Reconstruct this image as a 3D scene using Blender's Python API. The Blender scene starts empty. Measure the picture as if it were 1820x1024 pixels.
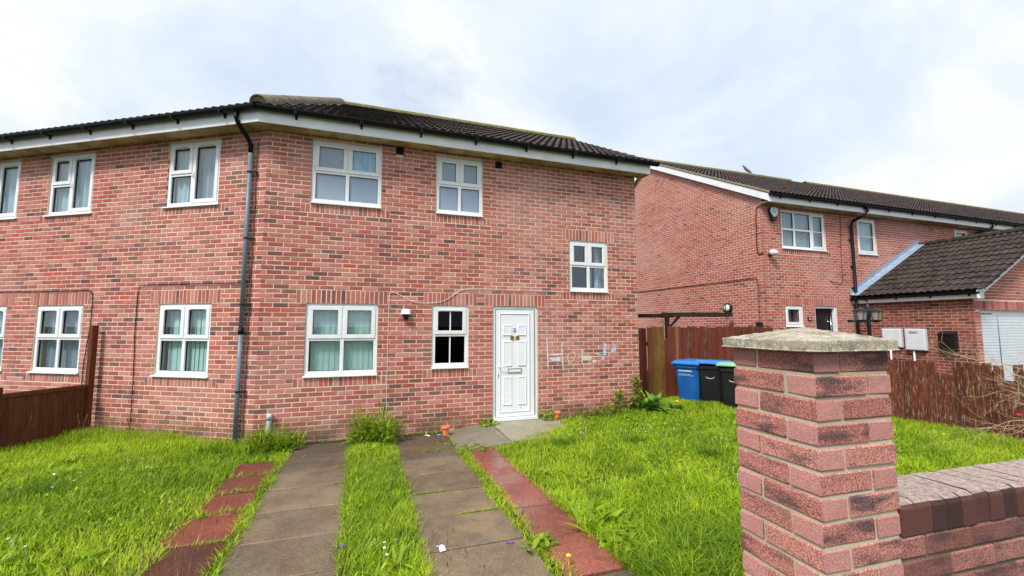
import bpy, math, random
import numpy as np
from mathutils import Vector, Matrix

R = math.radians
rnd = random.Random(7)
sc = bpy.context.scene
COL = sc.collection

# ------------------------------------------------------------------ camera
CAMH = 1.725; PITCH = 0.0881; FPX = 770.5 / 1820.0      # focal length as a share of the width
cam_d = bpy.data.cameras.new('camera'); cam = bpy.data.objects.new('camera', cam_d); COL.objects.link(cam)
cam.location = (0, 0, CAMH); cam.rotation_euler = (math.pi / 2 + PITCH, 0, 0)
cam_d.sensor_width = 36; cam_d.lens = 36 * FPX; cam_d.clip_start = 0.05; cam_d.clip_end = 2000
sc.camera = cam

# ------------------------------------------------------------------ sky, sun, exposure
SUN_EL = R(52); SUN_AZ = R(212)          # compass bearing of the sun, clockwise from +Y
w = bpy.data.worlds.new('World'); sc.world = w; w.use_nodes = True
nt = w.node_tree; nt.nodes.clear()
def wn(t, **k):
    n = nt.nodes.new(t)
    for a, b in k.items(): setattr(n, a, b)
    return n
L = nt.links.new
out = wn('ShaderNodeOutputWorld')
sky = wn('ShaderNodeTexSky', sky_type='NISHITA', sun_disc=False, sun_elevation=SUN_EL, sun_rotation=SUN_AZ)
sky.air_density = 1.0; sky.dust_density = 1.5
b_sky = wn('ShaderNodeBackground'); b_sky.inputs[1].default_value = 0.10; L(sky.outputs[0], b_sky.inputs[0])
tc = wn('ShaderNodeTexCoord'); sep = wn('ShaderNodeSeparateXYZ'); L(tc.outputs['Generated'], sep.inputs[0])
def wm(op, a, b):
    n = wn('ShaderNodeMath', operation=op)
    for i, v in enumerate((a, b)):
        if isinstance(v, (int, float)): n.inputs[i].default_value = v
        else: L(v, n.inputs[i])
    return n.outputs[0]
zz = wm('ADD', wm('MAXIMUM', sep.outputs[2], 0.0), 0.45)
cmb = wn('ShaderNodeCombineXYZ'); L(wm('DIVIDE', sep.outputs[0], zz), cmb.inputs[0]); L(wm('DIVIDE', sep.outputs[1], zz), cmb.inputs[1])
cmb.inputs[2].default_value = 3.4
n1 = wn('ShaderNodeTexNoise'); n1.inputs['Scale'].default_value = 1.7; n1.inputs['Detail'].default_value = 8; n1.inputs['Roughness'].default_value = 0.56; n1.inputs['Distortion'].default_value = 0.35
L(cmb.outputs[0], n1.inputs['Vector'])
cr = wn('ShaderNodeValToRGB'); e = cr.color_ramp.elements
e[0].position = 0.30; e[0].color = (0.56, 0.68, 0.84, 1)
e[1].position = 0.64; e[1].color = (0.94, 0.94, 0.955, 1)
e2 = e.new(0.44); e2.color = (0.69, 0.78, 0.89, 1)
e2 = e.new(0.55); e2.color = (0.84, 0.88, 0.94, 1)
L(n1.outputs['Fac'], cr.inputs[0])
b_cl = wn('ShaderNodeBackground'); b_cl.inputs[1].default_value = 0.635; L(cr.outputs[0], b_cl.inputs[0])
n2 = wn('ShaderNodeTexNoise'); n2.inputs['Scale'].default_value = 2.3; n2.inputs['Detail'].default_value = 5
L(cmb.outputs[0], n2.inputs['Vector'])
mr = wn('ShaderNodeMapRange'); mr.inputs[1].default_value = 0.27; mr.inputs[2].default_value = 0.37; mr.inputs[3].default_value = 0.55; mr.inputs[4].default_value = 1.0
L(n2.outputs['Fac'], mr.inputs[0])
mx = wn('ShaderNodeMixShader'); L(mr.outputs[0], mx.inputs[0]); L(b_sky.outputs[0], mx.inputs[1]); L(b_cl.outputs[0], mx.inputs[2])
L(mx.outputs[0], out.inputs[0])

sd = bpy.data.lights.new('sun', 'SUN'); so = bpy.data.objects.new('sun', sd); COL.objects.link(so)
sd.energy = 2.3; sd.angle = R(13); sd.color = (1.0, 0.96, 0.9)
sdir = Vector((math.sin(SUN_AZ) * math.cos(SUN_EL), math.cos(SUN_AZ) * math.cos(SUN_EL), math.sin(SUN_EL)))
so.rotation_euler = sdir.to_track_quat('Z', 'Y').to_euler(); so.location = (-4, -6, 12)
vs = sc.view_settings
vs.view_transform = 'Standard'; vs.look = 'None'; vs.exposure = 0.82; vs.gamma = 1.0; vs.use_curve_mapping = False
sc.cycles.max_bounces = 6; sc.cycles.transparent_max_bounces = 12

# ------------------------------------------------------------------ materials
class NB:
    """small node-graph builder for one Principled material"""
    def __init__(s, name, rough=0.8, spec=0.3):
        s.m = bpy.data.materials.new(name); s.m.use_nodes = True
        s.t = s.m.node_tree; s.p = s.t.nodes['Principled BSDF']
        s.p.inputs['Roughness'].default_value = rough; s.p.inputs['Specular IOR Level'].default_value = spec
        s.pos = s.n('ShaderNodeNewGeometry').outputs['Position']
    def n(s, t, **k):
        x = s.t.nodes.new(t)
        for a, b in k.items(): setattr(x, a, b)
        return x
    def put(s, sock, v):
        if isinstance(v, (int, float)): sock.default_value = v
        elif isinstance(v, tuple): sock.default_value = v if len(v) != 3 or sock.type != 'RGBA' else v + (1,)
        else: s.t.links.new(v, sock)
    def math(s, op, a, b=0.0, clamp=False):
        x = s.n('ShaderNodeMath', operation=op, use_clamp=clamp); s.put(x.inputs[0], a); s.put(x.inputs[1], b); return x.outputs[0]
    def noise(s, scale=5, detail=4, rough=0.55, vec=None, stretch=None, color=False, dist=0.0):
        v = vec if vec is not None else s.pos
        if stretch:
            mp = s.n('ShaderNodeMapping'); s.put(mp.inputs[0], v); mp.inputs['Scale'].default_value = stretch; v = mp.outputs[0]
        x = s.n('ShaderNodeTexNoise'); s.put(x.inputs['Vector'], v); x.inputs['Scale'].default_value = scale
        x.inputs['Detail'].default_value = detail; x.inputs['Roughness'].default_value = rough; x.inputs['Distortion'].default_value = dist
        return x.outputs['Color' if color else 'Fac']
    def rng(s, v, a, b, c=0.0, d=1.0):
        x = s.n('ShaderNodeMapRange'); x.interpolation_type = 'SMOOTHSTEP'
        s.put(x.inputs[0], v)
        for i, q in enumerate((a, b, c, d)): x.inputs[i + 1].default_value = q
        return x.outputs[0]
    def mix(s, f, a, b, mode='MIX'):
        x = s.n('ShaderNodeMix', data_type='RGBA', blend_type=mode); s.put(x.inputs[0], f); s.put(x.inputs[6], a); s.put(x.inputs[7], b); return x.outputs[2]
    def ramp(s, f, stops, interp='LINEAR'):
        x = s.n('ShaderNodeValToRGB'); s.put(x.inputs[0], f); r = x.color_ramp; r.interpolation = interp
        while len(r.elements) < len(stops): r.elements.new(0.5)
        for el, (p, c) in zip(r.elements, stops): el.position = p; el.color = tuple(c) + (1,)
        return x.outputs[0]
    def bump(s, h, strength=0.4, dist=0.01):
        x = s.n('ShaderNodeBump'); x.inputs['Strength'].default_value = strength; x.inputs['Distance'].default_value = dist
        s.put(x.inputs['Height'], h); s.t.links.new(x.outputs[0], s.p.inputs['Normal'])
    def done(s, col, rough=None):
        s.put(s.p.inputs['Base Color'], col)
        if rough is not None: s.put(s.p.inputs['Roughness'], rough)
        return s.m

def brick_tone(b, source):
    """tone, seed of one brick: the object's own colour, or the joined mesh's attribute"""
    if source == 'object': c = b.n('ShaderNodeObjectInfo').outputs['Color']
    else: c = b.n('ShaderNodeAttribute', attribute_name='piece').outputs['Color']
    sp = b.n('ShaderNodeSeparateColor'); b.put(sp.inputs[0], c)
    return sp.outputs[0], sp.outputs[1], sp.outputs[2]

HOUSE_RAMP = [(0.0, (.15, .075, .080)), (.10, (.21, .095, .095)), (.22, (.32, .118, .106)), (.36, (.39, .100, .084)),
              (.5, (.455, .140, .115)), (.64, (.49, .170, .140)), (.78, (.53, .212, .182)), (.90, (.56, .255, .225)), (1.0, (.50, .090, .065))]
NEIGH_RAMP = [(0.0, (.22, .082, .075)), (.15, (.33, .115, .098)), (.35, (.44, .135, .105)), (.6, (.49, .16, .125)), (.85, (.54, .198, .16)), (1.0, (.50, .125, .09))]
GARAGE_SHADE_RAMP = [(0.0, (.085, .036, .032)), (.3, (.19, .056, .042)), (.6, (.27, .08, .06)), (1.0, (.35, .115, .085))]  # eaves shade on the garage side wall is put into these darker tones
def brick_mat(name, ramp, source, pale=0.5, smudge=0.6):
    b = NB(name, 0.88, 0.25)
    tone, seed, _ = brick_tone(b, source)
    col = b.ramp(tone, ramp)
    off = b.n('ShaderNodeVectorMath', operation='ADD'); b.put(off.inputs[0], b.pos)
    cv = b.n('ShaderNodeCombineXYZ'); b.put(cv.inputs[0], b.math('MULTIPLY', seed, 37.0)); b.put(cv.inputs[1], b.math('MULTIPLY', seed, 11.0)); b.put(off.inputs[1], cv.outputs[0])
    smu = b.noise(6.5, 3, 0.6, vec=off.outputs[0], stretch=(1, 1, 1.6))
    col = b.mix(b.math('MULTIPLY', b.rng(smu, .56, .72), smudge), col, (.16, .095, .10))
    lite = b.noise(9, 2, 0.5, vec=off.outputs[0])
    col = b.mix(b.math('MULTIPLY', b.rng(lite, .58, .74), .35), col, (.50, .25, .20))
    big = b.noise(.55, 4, 0.55)                       # lime bloom over parts of the wall
    col = b.mix(b.math('MULTIPLY', b.rng(big, .44, .68), pale), col, (.58, .31, .27))
    sz = b.n('ShaderNodeSeparateXYZ'); b.put(sz.inputs[0], b.pos)
    dirt = b.math('MULTIPLY', b.rng(sz.outputs[2], .42, -.1), b.rng(b.noise(3.2, 4, .6), .32, .6))
    col = b.mix(b.math('MULTIPLY', dirt, .85), col, (.15, .11, .06))
    fine = b.noise(140, 3, 0.7)
    col = b.mix(.55, col, b.ramp(fine, [(.3, (.55, .55, .55)), (.7, (1.25, 1.22, 1.2))]), 'MULTIPLY')
    b.bump(b.noise(95, 4, .7), .5, .004)
    return b.done(col)
def mortar_mat(name, c, c2):
    b = NB(name, .95, .15)
    col = b.mix(b.rng(b.noise(2.5, 4), .35, .7), c, c2)
    col = b.mix(.35, col, b.ramp(b.noise(120, 3, .7), [(.3, (.6, .6, .6)), (.7, (1.15, 1.15, 1.15))]), 'MULTIPLY')
    sz = b.n('ShaderNodeSeparateXYZ'); b.put(sz.inputs[0], b.pos)
    dirt = b.math('MULTIPLY', b.rng(sz.outputs[2], .4, -.1), b.rng(b.noise(3.2, 4, .6), .32, .6))
    col = b.mix(b.math('MULTIPLY', dirt, .8), col, (.16, .13, .06))
    b.bump(b.noise(150, 3, .7), .4, .003)
    return b.done(col)
M = {}
for s_ in ('object', 'attr'):
    M['brick_' + s_] = brick_mat('house brick ' + s_, HOUSE_RAMP, s_, .5, .5)
    M['nbrick_' + s_] = brick_mat('neighbour brick ' + s_, NEIGH_RAMP, s_, .45, .45)
    M['gbrick_' + s_] = brick_mat('garage brick ' + s_, GARAGE_SHADE_RAMP, s_, .0, .4)
M['mortar'] = mortar_mat('cream mortar', (.85, .67, .50), (.76, .60, .45))
M['wmortar'] = mortar_mat('dirty wall mortar', (.20, .165, .12), (.11, .09, .07)); M['nmortar'] = mortar_mat('pale mortar', (.84, .64, .52), (.76, .58, .47))
M['gmortar'] = mortar_mat('garage mortar', (.52, .36, .27), (.45, .32, .25))  # side wall's shade is mixed into this duller mortar colour
M['pmortar'] = mortar_mat('pillar mortar', (.56, .49, .36), (.46, .40, .29))

def pier_brick():
    b = NB('rough pillar brick', .92, .2)
    tone, seed, dark = brick_tone(b, 'object')
    col = b.ramp(tone, [(0, (.30, .12, .10)), (.5, (.36, .155, .13)), (1, (.41, .195, .16))])
    off = b.n('ShaderNodeVectorMath', operation='ADD'); b.put(off.inputs[0], b.pos)
    cv = b.n('ShaderNodeCombineXYZ'); b.put(cv.inputs[0], b.math('MULTIPLY', seed, 31.0)); b.put(cv.inputs[2], b.math('MULTIPLY', seed, 17.0)); b.put(off.inputs[1], cv.outputs[0])
    smu = b.noise(6.0, 2, .5, vec=off.outputs[0], stretch=(1, 1, 3.4))
    col = b.mix(b.math('MULTIPLY', b.rng(smu, .47, .70), .88), col, (.075, .05, .055))
    # the pressed ends of each brick are smooth and pink, the long faces sanded and dark
    t = b.n('ShaderNodeTexCoord'); sx = b.n('ShaderNodeSeparateXYZ'); b.put(sx.inputs[0], t.outputs['Normal'])
    end = b.rng(b.math('ABSOLUTE', sx.outputs[0]), .5, .8)
    col = b.mix(b.math('MULTIPLY', end, .85), col, (.49, .235, .21))
    grain = b.noise(210, 2, .8)
    gcol = b.ramp(grain, [(.30, (.20, .18, .19)), (.47, (.95, .95, .95)), (.64, (2.5, 2.35, 2.2))])
    col = b.mix(b.math('SUBTRACT', .85, b.math('MULTIPLY', end, .55)), col, gcol, 'MULTIPLY')
    col = b.mix(dark, col, b.mix(b.noise(30, 3), (.05, .03, .03), (.15, .075, .06)))
    sz = b.n('ShaderNodeSeparateXYZ'); b.put(sz.inputs[0], b.pos)
    b.bump(grain, .55, .004)
    return b.done(col)
M['pier'] = pier_brick()

def simple(name, col, rough=.6, spec=.4, var=.12, scale=6, bump=0.0, metallic=0):
    b = NB(name, rough, spec); b.p.inputs['Metallic'].default_value = metallic
    k = b.ramp(b.noise(scale, 4, .6), [(.3, (1 - var,) * 3), (.7, (1 + var,) * 3)])
    if bump: b.bump(b.noise(scale * 12, 4, .7), bump, .004)
    return b.done(b.mix(1.0, col, k, 'MULTIPLY'))
M['upvc'] = simple('white plastic', (.80, .82, .84), .32, .5, .06, 4)
M['door'] = simple('white door', (.80, .83, .86), .3, .5, .03)
M['white_paint'] = simple('white painted board', (.86, .88, .92), .5, .4, .08, 3)
M['soffit'] = (lambda b: b.done(b.mix(b.rng(b.noise(3.5, 5, .65, stretch=(1, 1, 1)), .35, .65), (.58, .46, .29), (.30, .24, .13))))(NB('stained soffit board', .8, .2))
M['gutter'] = simple('black plastic', (.006, .007, .009), .5, .22, .2)
M['black'] = simple('satin black', (.012, .012, .014), .4, .4, .2)
M['pipe_grey'] = simple('weathered grey pipe', (.15, .20, .25), .45, .4, .15, 8)
M['pipe_pale'] = simple('pale grey pipe', (.45, .52, .56), .5, .4, .15, 12)
M['chrome'] = simple('chrome', (.6, .62, .65), .2, .5, .05, 6, 0, 1)
M['brass'] = simple('brass', (.62, .42, .14), .3, .5, .1, 20, 0, 1)
M['lead'] = simple('lead flashing', (.26, .34, .44), .5, .4, .22, 9, .3)
M['cable_b'] = simple('black cable', (.02, .012, .016), .6, .3)
M['cable_w'] = simple('white cable', (.75, .72, .74), .5, .4)
M['cable_r'] = simple('brown cable', (.16, .06, .05), .6, .3)
M['pot'] = simple('orange plastic pot', (.80, .22, .10), .55, .35, .1, 14)
M['blue_bin'] = simple('blue bin plastic', (.012, .11, .40), .42, .45, .18, 5)
M['blue_lid'] = simple('blue lid plastic', (.02, .19, .60), .38, .5, .12, 5)
M['black_bin'] = simple('black bin plastic', (.010, .011, .014), .42, .45, .2, 5)
M['green_lid'] = simple('pale green lid', (.22, .45, .28), .5, .4, .15, 5)
M['print_white'] = simple('white print', (.62, .68, .75), .6, .2, .1)
M['print_blue'] = simple('blue print', (.05, .2, .5), .6, .2, .1)
M['print_dark'] = simple('dark print', (.02, .02, .025), .6, .2, .1)
M['meter'] = simple('white meter box', (.70, .74, .80), .45, .4, .05)
M['interior'] = simple('dim interior', (.10, .10, .10), .9, .1)
M['blind'] = simple('blind fabric', (.48, .64, .62), .8, .2, .05, 9)
M['curtain'] = simple('net curtain', (.44, .53, .60), .85, .1, .08, 7)
M['venetian'] = simple('grey blind', (.33, .38, .45), .7, .2, .06, 9)
M['litter_purple'] = simple('purple plastic', (.10, .03, .45), .4, .5)
M['litter_white'] = simple('paper label', (.72, .78, .86), .6, .3)
M['litter_blue'] = simple('blue plastic', (.10, .38, .62), .4, .5)
M['bird'] = simple('gull grey', (.34, .36, .42), .8, .2)
M['bird_white'] = simple('gull white', (.72, .73, .76), .8, .2)
M['render'] = simple('cream render', (.60, .55, .42), .9, .2, .1, 4)
M['garage_door'] = simple('white garage door', (.68, .72, .78), .45, .4, .05)
M['stone_trim'] = simple('vent black', (.01, .01, .011), .7, .2)

def glass(name, tint, transp, rough=.03, refl=1.5):
    b = NB(name); t = b.t; p = b.p
    tr = b.n('ShaderNodeBsdfTransparent'); tr.inputs[0].default_value = tint + (1,)
    gl = b.n('ShaderNodeBsdfGlossy'); gl.inputs['Roughness'].default_value = rough; gl.inputs['Color'].default_value = (.9, .95, 1, 1)
    di = b.n('ShaderNodeBsdfDiffuse'); di.inputs[0].default_value = tint + (1,)
    lw_ = b.n('ShaderNodeLayerWeight'); lw_.inputs[0].default_value = .5
    fr = b.math('ADD', b.math('MULTIPLY', b.math('POWER', lw_.outputs['Facing'], 5.0), 1 - refl), refl)
    m1 = b.n('ShaderNodeMixShader'); m1.inputs[0].default_value = transp; t.links.new(di.outputs[0], m1.inputs[1]); t.links.new(tr.outputs[0], m1.inputs[2])
    m2 = b.n('ShaderNodeMixShader'); t.links.new(fr, m2.inputs[0]); t.links.new(m1.outputs[0], m2.inputs[1]); t.links.new(gl.outputs[0], m2.inputs[2])
    o = t.nodes['Material Output']; t.links.new(m2.outputs[0], o.inputs[0])
    return b.m
M['glass'] = glass('clear window glass', (.94, .985, .98), 1.0, .01, .075)
M['glass_dark'] = glass('dark window glass', (.25, .3, .32), 1.0, .01, .012)
M['lamp_glass'] = glass('lantern glass', (.8, .8, .78), .75, .15, .05)
def sky_frosted():
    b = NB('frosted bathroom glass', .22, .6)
    c = b.mix(b.rng(b.noise(1.1, 3), .35, .65), (.24, .33, .44), (.31, .40, .50))  # blue-grey of the reflected sky is put into the base colour
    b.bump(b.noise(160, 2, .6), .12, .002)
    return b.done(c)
M['frosted'] = sky_frosted()
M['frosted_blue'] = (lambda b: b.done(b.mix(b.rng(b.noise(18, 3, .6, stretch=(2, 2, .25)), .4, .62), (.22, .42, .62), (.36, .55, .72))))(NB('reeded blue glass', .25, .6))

def tile_mat(name, ca, cb, moss, source='attr'):
    b = NB(name, .95, .12)
    tone, seed, ms = brick_tone(b, source)
    col = b.mix(tone, ca, cb)
    col = b.mix(b.rng(b.noise(7, 4, .6), .42, .7), col, (.085, .066, .060))
    col = b.mix(b.math('MULTIPLY', b.rng(b.noise(2.1, 5, .7), .52, .68), moss), col, (.085, .085, .03))
    spots = b.noise(42, 2, .4)
    col = b.mix(b.math('MULTIPLY', b.rng(spots, .70, .75), .6), col, (.42, .40, .34))
    col = b.mix(.5, col, b.ramp(b.noise(120, 3, .7), [(.3, (.6, .6, .6)), (.7, (1.25, 1.25, 1.25))]), 'MULTIPLY')
    b.bump(b.noise(110, 3, .7), .35, .004)
    return b.done(col)
for s_ in ('object', 'attr'):
    M['tile_' + s_] = tile_mat('dark roof tile ' + s_, (.036, .029, .029), (.072, .057, .055), .2, s_)
    M['ntile_' + s_] = tile_mat('weathered roof tile ' + s_, (.040, .031, .032), (.078, .060, .060), .25, s_)
    M['gtile_' + s_] = tile_mat('garage roof tile ' + s_, (.030, .025, .023), (.055, .043, .039), .35, s_)
M['ridge'] = (lambda b: b.done(b.mix(b.rng(b.noise(6, 5, .7), .42, .62), (.15, .125, .10), (.24, .20, .13))))(NB('weathered ridge tile', .9, .2))
M['ridge_moss'] = (lambda b: b.done(b.mix(b.rng(b.noise(7, 5, .7), .4, .6), (.14, .125, .075), (.20, .18, .06))))(NB('mossy ridge', .95, .1))
M['bedding'] = simple('mortar bedding', (.30, .27, .18), .95, .1, .25, 14, .4)

def slab_mat(name, ca, cb, dark, wet, speck):
    b = NB(name, .6, .5)
    tone, seed, _ = brick_tone(b, 'object')
    n_a = b.noise(1.6, 5, .6); n_b = b.noise(5, 5, .65)
    col = b.mix(b.rng(n_a, .36, .64), ca, cb)
    col = b.mix(b.math('MULTIPLY', b.rng(n_b, .40, .75), .55), col, dark)
    col = b.mix(.85, col, b.ramp(tone, [(0, (.27, .25, .25)), (.35, (.8, .8, .8)), (1, (1.45, 1.4, 1.3))]), 'MULTIPLY')
    sp = b.noise(150, 2, .5)
    col = b.mix(b.math('MULTIPLY', b.rng(sp, .60, .68), .7), col, speck)
    col = b.mix(.9, col, b.ramp(b.noise(55, 5, .75), [(.3, (.5, .5, .5)), (.7, (1.4, 1.4, 1.4))]), 'MULTIPLY')
    b.bump(b.noise(85, 4, .7), .3, .004)
    rg = b.rng(b.noise(1.9, 4, .55), .4, .62, wet[0], wet[1])
    return b.done(col, rg)
M['slab'] = slab_mat('damp grey paving', (.145, .108, .070), (.20, .150, .095), (.060, .048, .036), (.36, .78), (.34, .29, .22))
M['red_slab'] = slab_mat('wet red paving', (.21, .060, .045), (.28, .085, .062), (.10, .035, .03), (.10, .55), (.48, .32, .27))
M['red_old'] = slab_mat('old red paving', (.175, .042, .025), (.22, .052, .032), (.07, .026, .02), (.5, .85), (.3, .16, .1))
M['door_slab'] = slab_mat('pale concrete', (.31, .29, .21), (.26, .24, .17), (.15, .13, .09), (.4, .75), (.45, .42, .34))
M['soil'] = (lambda b: b.done(b.mix(b.rng(b.noise(9, 5, .65), .4, .62), (.030, .040, .010), (.055, .060, .018))))(NB('soil under grass', .95, .1))
M['pavement'] = simple('street paving', (.16, .15, .14), .9, .2, .15, 8, .3)
M['cap_stone'] = None
def capstone():
    b = NB('weathered concrete cap', .92, .2)
    col = b.mix(b.rng(b.noise(13, 5, .7), .40, .62), (.46, .41, .32), (.27, .235, .18))
    col = b.mix(b.math('MULTIPLY', b.rng(b.noise(60, 3, .6, stretch=(1, 1, 1)), .52, .66), .9), col, (.62, .57, .46))
    col = b.mix(b.math('MULTIPLY', b.rng(b.noise(85, 3, .6), .60, .70), .8), col, (.07, .06, .045))
    col = b.mix(b.math('MULTIPLY', b.rng(b.noise(6, 4, .6), .58, .7), .3), col, (.36, .31, .12))
    b.bump(b.noise(95, 4, .75), .9, .006)
    return b.done(col)
M['cap_stone'] = capstone()
def coping():
    b = NB('dark coping brick', .92, .2)
    tone, seed, _ = brick_tone(b, 'object')
    col = b.ramp(tone, [(0, (.065, .036, .032)), (.5, (.10, .05, .042)), (1, (.145, .062, .048))])
    t = b.n('ShaderNodeTexCoord'); sx = b.n('ShaderNodeSeparateXYZ'); b.put(sx.inputs[0], t.outputs['Normal'])
    top = b.rng(sx.outputs[2], .6, .9)
    top_col = b.mix(b.rng(b.noise(60, 4, .7, stretch=(1, 1, 1)), .4, .62), (.33, .255, .225), (.52, .43, .38))
    col = b.mix(b.math('MULTIPLY', top, .9), col, top_col)  # upward faces get a paler, pinker colour than the sides
    col = b.mix(.7, col, b.ramp(b.noise(230, 3, .8), [(.3, (.35, .33, .33)), (.5, (1, 1, 1)), (.72, (1.6, 1.55, 1.5))]), 'MULTIPLY')
    b.bump(b.noise(170, 3, .8), .8, .006)
    return b.done(col)
M['coping'] = coping()
def wood(name, ca, cb, worn, wornk, algae=0.0):
    b = NB(name, .8, .25)
    tone, seed, al = brick_tone(b, 'object')
    grain = b.noise(9, 5, .65, stretch=(4, 4, .28))
    col = b.mix(b.rng(grain, .35, .65), ca, cb)
    col = b.mix(.6, col, b.ramp(tone, [(0, (.6, .6, .6)), (1, (1.5, 1.45, 1.4))]), 'MULTIPLY')
    sc_ = b.noise(16, 5, .75, stretch=(3, 3, .35))
    col = b.mix(b.math('MULTIPLY', b.rng(sc_, .53, .66), wornk), col, worn)
    if algae:
        sz = b.n('ShaderNodeSeparateXYZ'); b.put(sz.inputs[0], b.pos)
        k = b.math('MULTIPLY', b.rng(b.noise(4, 4, .6), .35, .65), al)
        col = b.mix(b.math('MULTIPLY', k, algae), col, (.21, .185, .02))
    b.bump(b.noise(30, 4, .7, stretch=(4, 4, .3)), .5, .005)
    return b.done(col)
M['fence_red'] = wood('red stained fence board', (.12, .026, .014), (.20, .048, .026), (.24, .12, .07), .35)
M['fence_tan'] = wood('faded fence board', (.17, .062, .020), (.26, .105, .035), (.34, .20, .09), .45, .6)
M['fence_worn'] = wood('peeling fence board', (.075, .021, .013), (.15, .042, .024), (.42, .31, .21), .9, .0)
M['fence_dark'] = wood('dark brown fence board', (.075, .024, .010), (.13, .044, .019), (.19, .10, .05), .4)
M['post_brown'] = wood('brown fence post', (.11, .032, .014), (.17, .052, .022), (.15, .07, .035), .3)
M['beam_dark'] = wood('dark timber beam', (.018, .013, .010), (.035, .024, .018), (.10, .08, .03), .35)

def leaf_mat(name, ca, cb, trans=.35, dry=None):
    b = NB(name, .55, .35)
    at = b.n('ShaderNodeAttribute', attribute_name='piece'); sp = b.n('ShaderNodeSeparateColor'); b.put(sp.inputs[0], at.outputs['Color'])
    col = b.mix(sp.outputs[0], ca, cb)
    if dry: col = b.mix(sp.outputs[1], col, dry)
    b.put(b.p.inputs['Base Color'], col)
    tr = b.n('ShaderNodeBsdfTranslucent'); b.put(tr.inputs[0], col)
    ms = b.n('ShaderNodeMixShader'); ms.inputs[0].default_value = trans
    b.t.links.new(b.p.outputs[0], ms.inputs[1]); b.t.links.new(tr.outputs[0], ms.inputs[2])
    b.t.links.new(ms.outputs[0], b.t.nodes['Material Output'].inputs[0])
    return b.m
M['grass'] = leaf_mat('lawn grass', (.085, .195, .008), (.54, .73, .022), .40, (.62, .54, .15))
M['weed'] = leaf_mat('weed leaves', (.12, .23, .012), (.42, .56, .03), .4, (.35, .33, .06))
M['dock'] = leaf_mat('broad dock leaves', (.10, .25, .03), (.32, .52, .09), .3, (.3, .4, .1))
M['stalk'] = leaf_mat('dry grass stalks', (.30, .24, .10), (.42, .34, .17), .3, (.2, .12, .06))
M['petal'] = simple('white petals', (.85, .85, .85), .7, .2, .03)
M['yolk'] = simple('yellow flower', (.85, .55, .02), .7, .2, .08)
M['red_flower'] = simple('red flower', (.42, .01, .03), .6, .3, .1)
M['twig'] = simple('bare tan twig', (.52, .41, .26), .8, .2, .2, 12)
M['chalk'] = None
def chalk(name, c):
    b = NB(name, .95, .1)
    tr = b.n('ShaderNodeBsdfTransparent'); ms = b.n('ShaderNodeMixShader')
    b.put(b.p.inputs['Base Color'], c)
    b.put(ms.inputs[0], b.rng(b.noise(48, 4, .7), .36, .56))
    b.t.links.new(tr.outputs[0], ms.inputs[1]); b.t.links.new(b.p.outputs[0], ms.inputs[2])
    b.t.links.new(ms.outputs[0], b.t.nodes['Material Output'].inputs[0])
    return b.m
M['chalk'] = chalk('lilac chalk', (.86, .80, .92)); M['chalk_b'] = chalk('blue chalk', (.56, .70, .95)); M['chalk_g'] = chalk('green chalk', (.72, .82, .58)); M['chalk_y'] = chalk('cream chalk', (.90, .74, .52))

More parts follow.
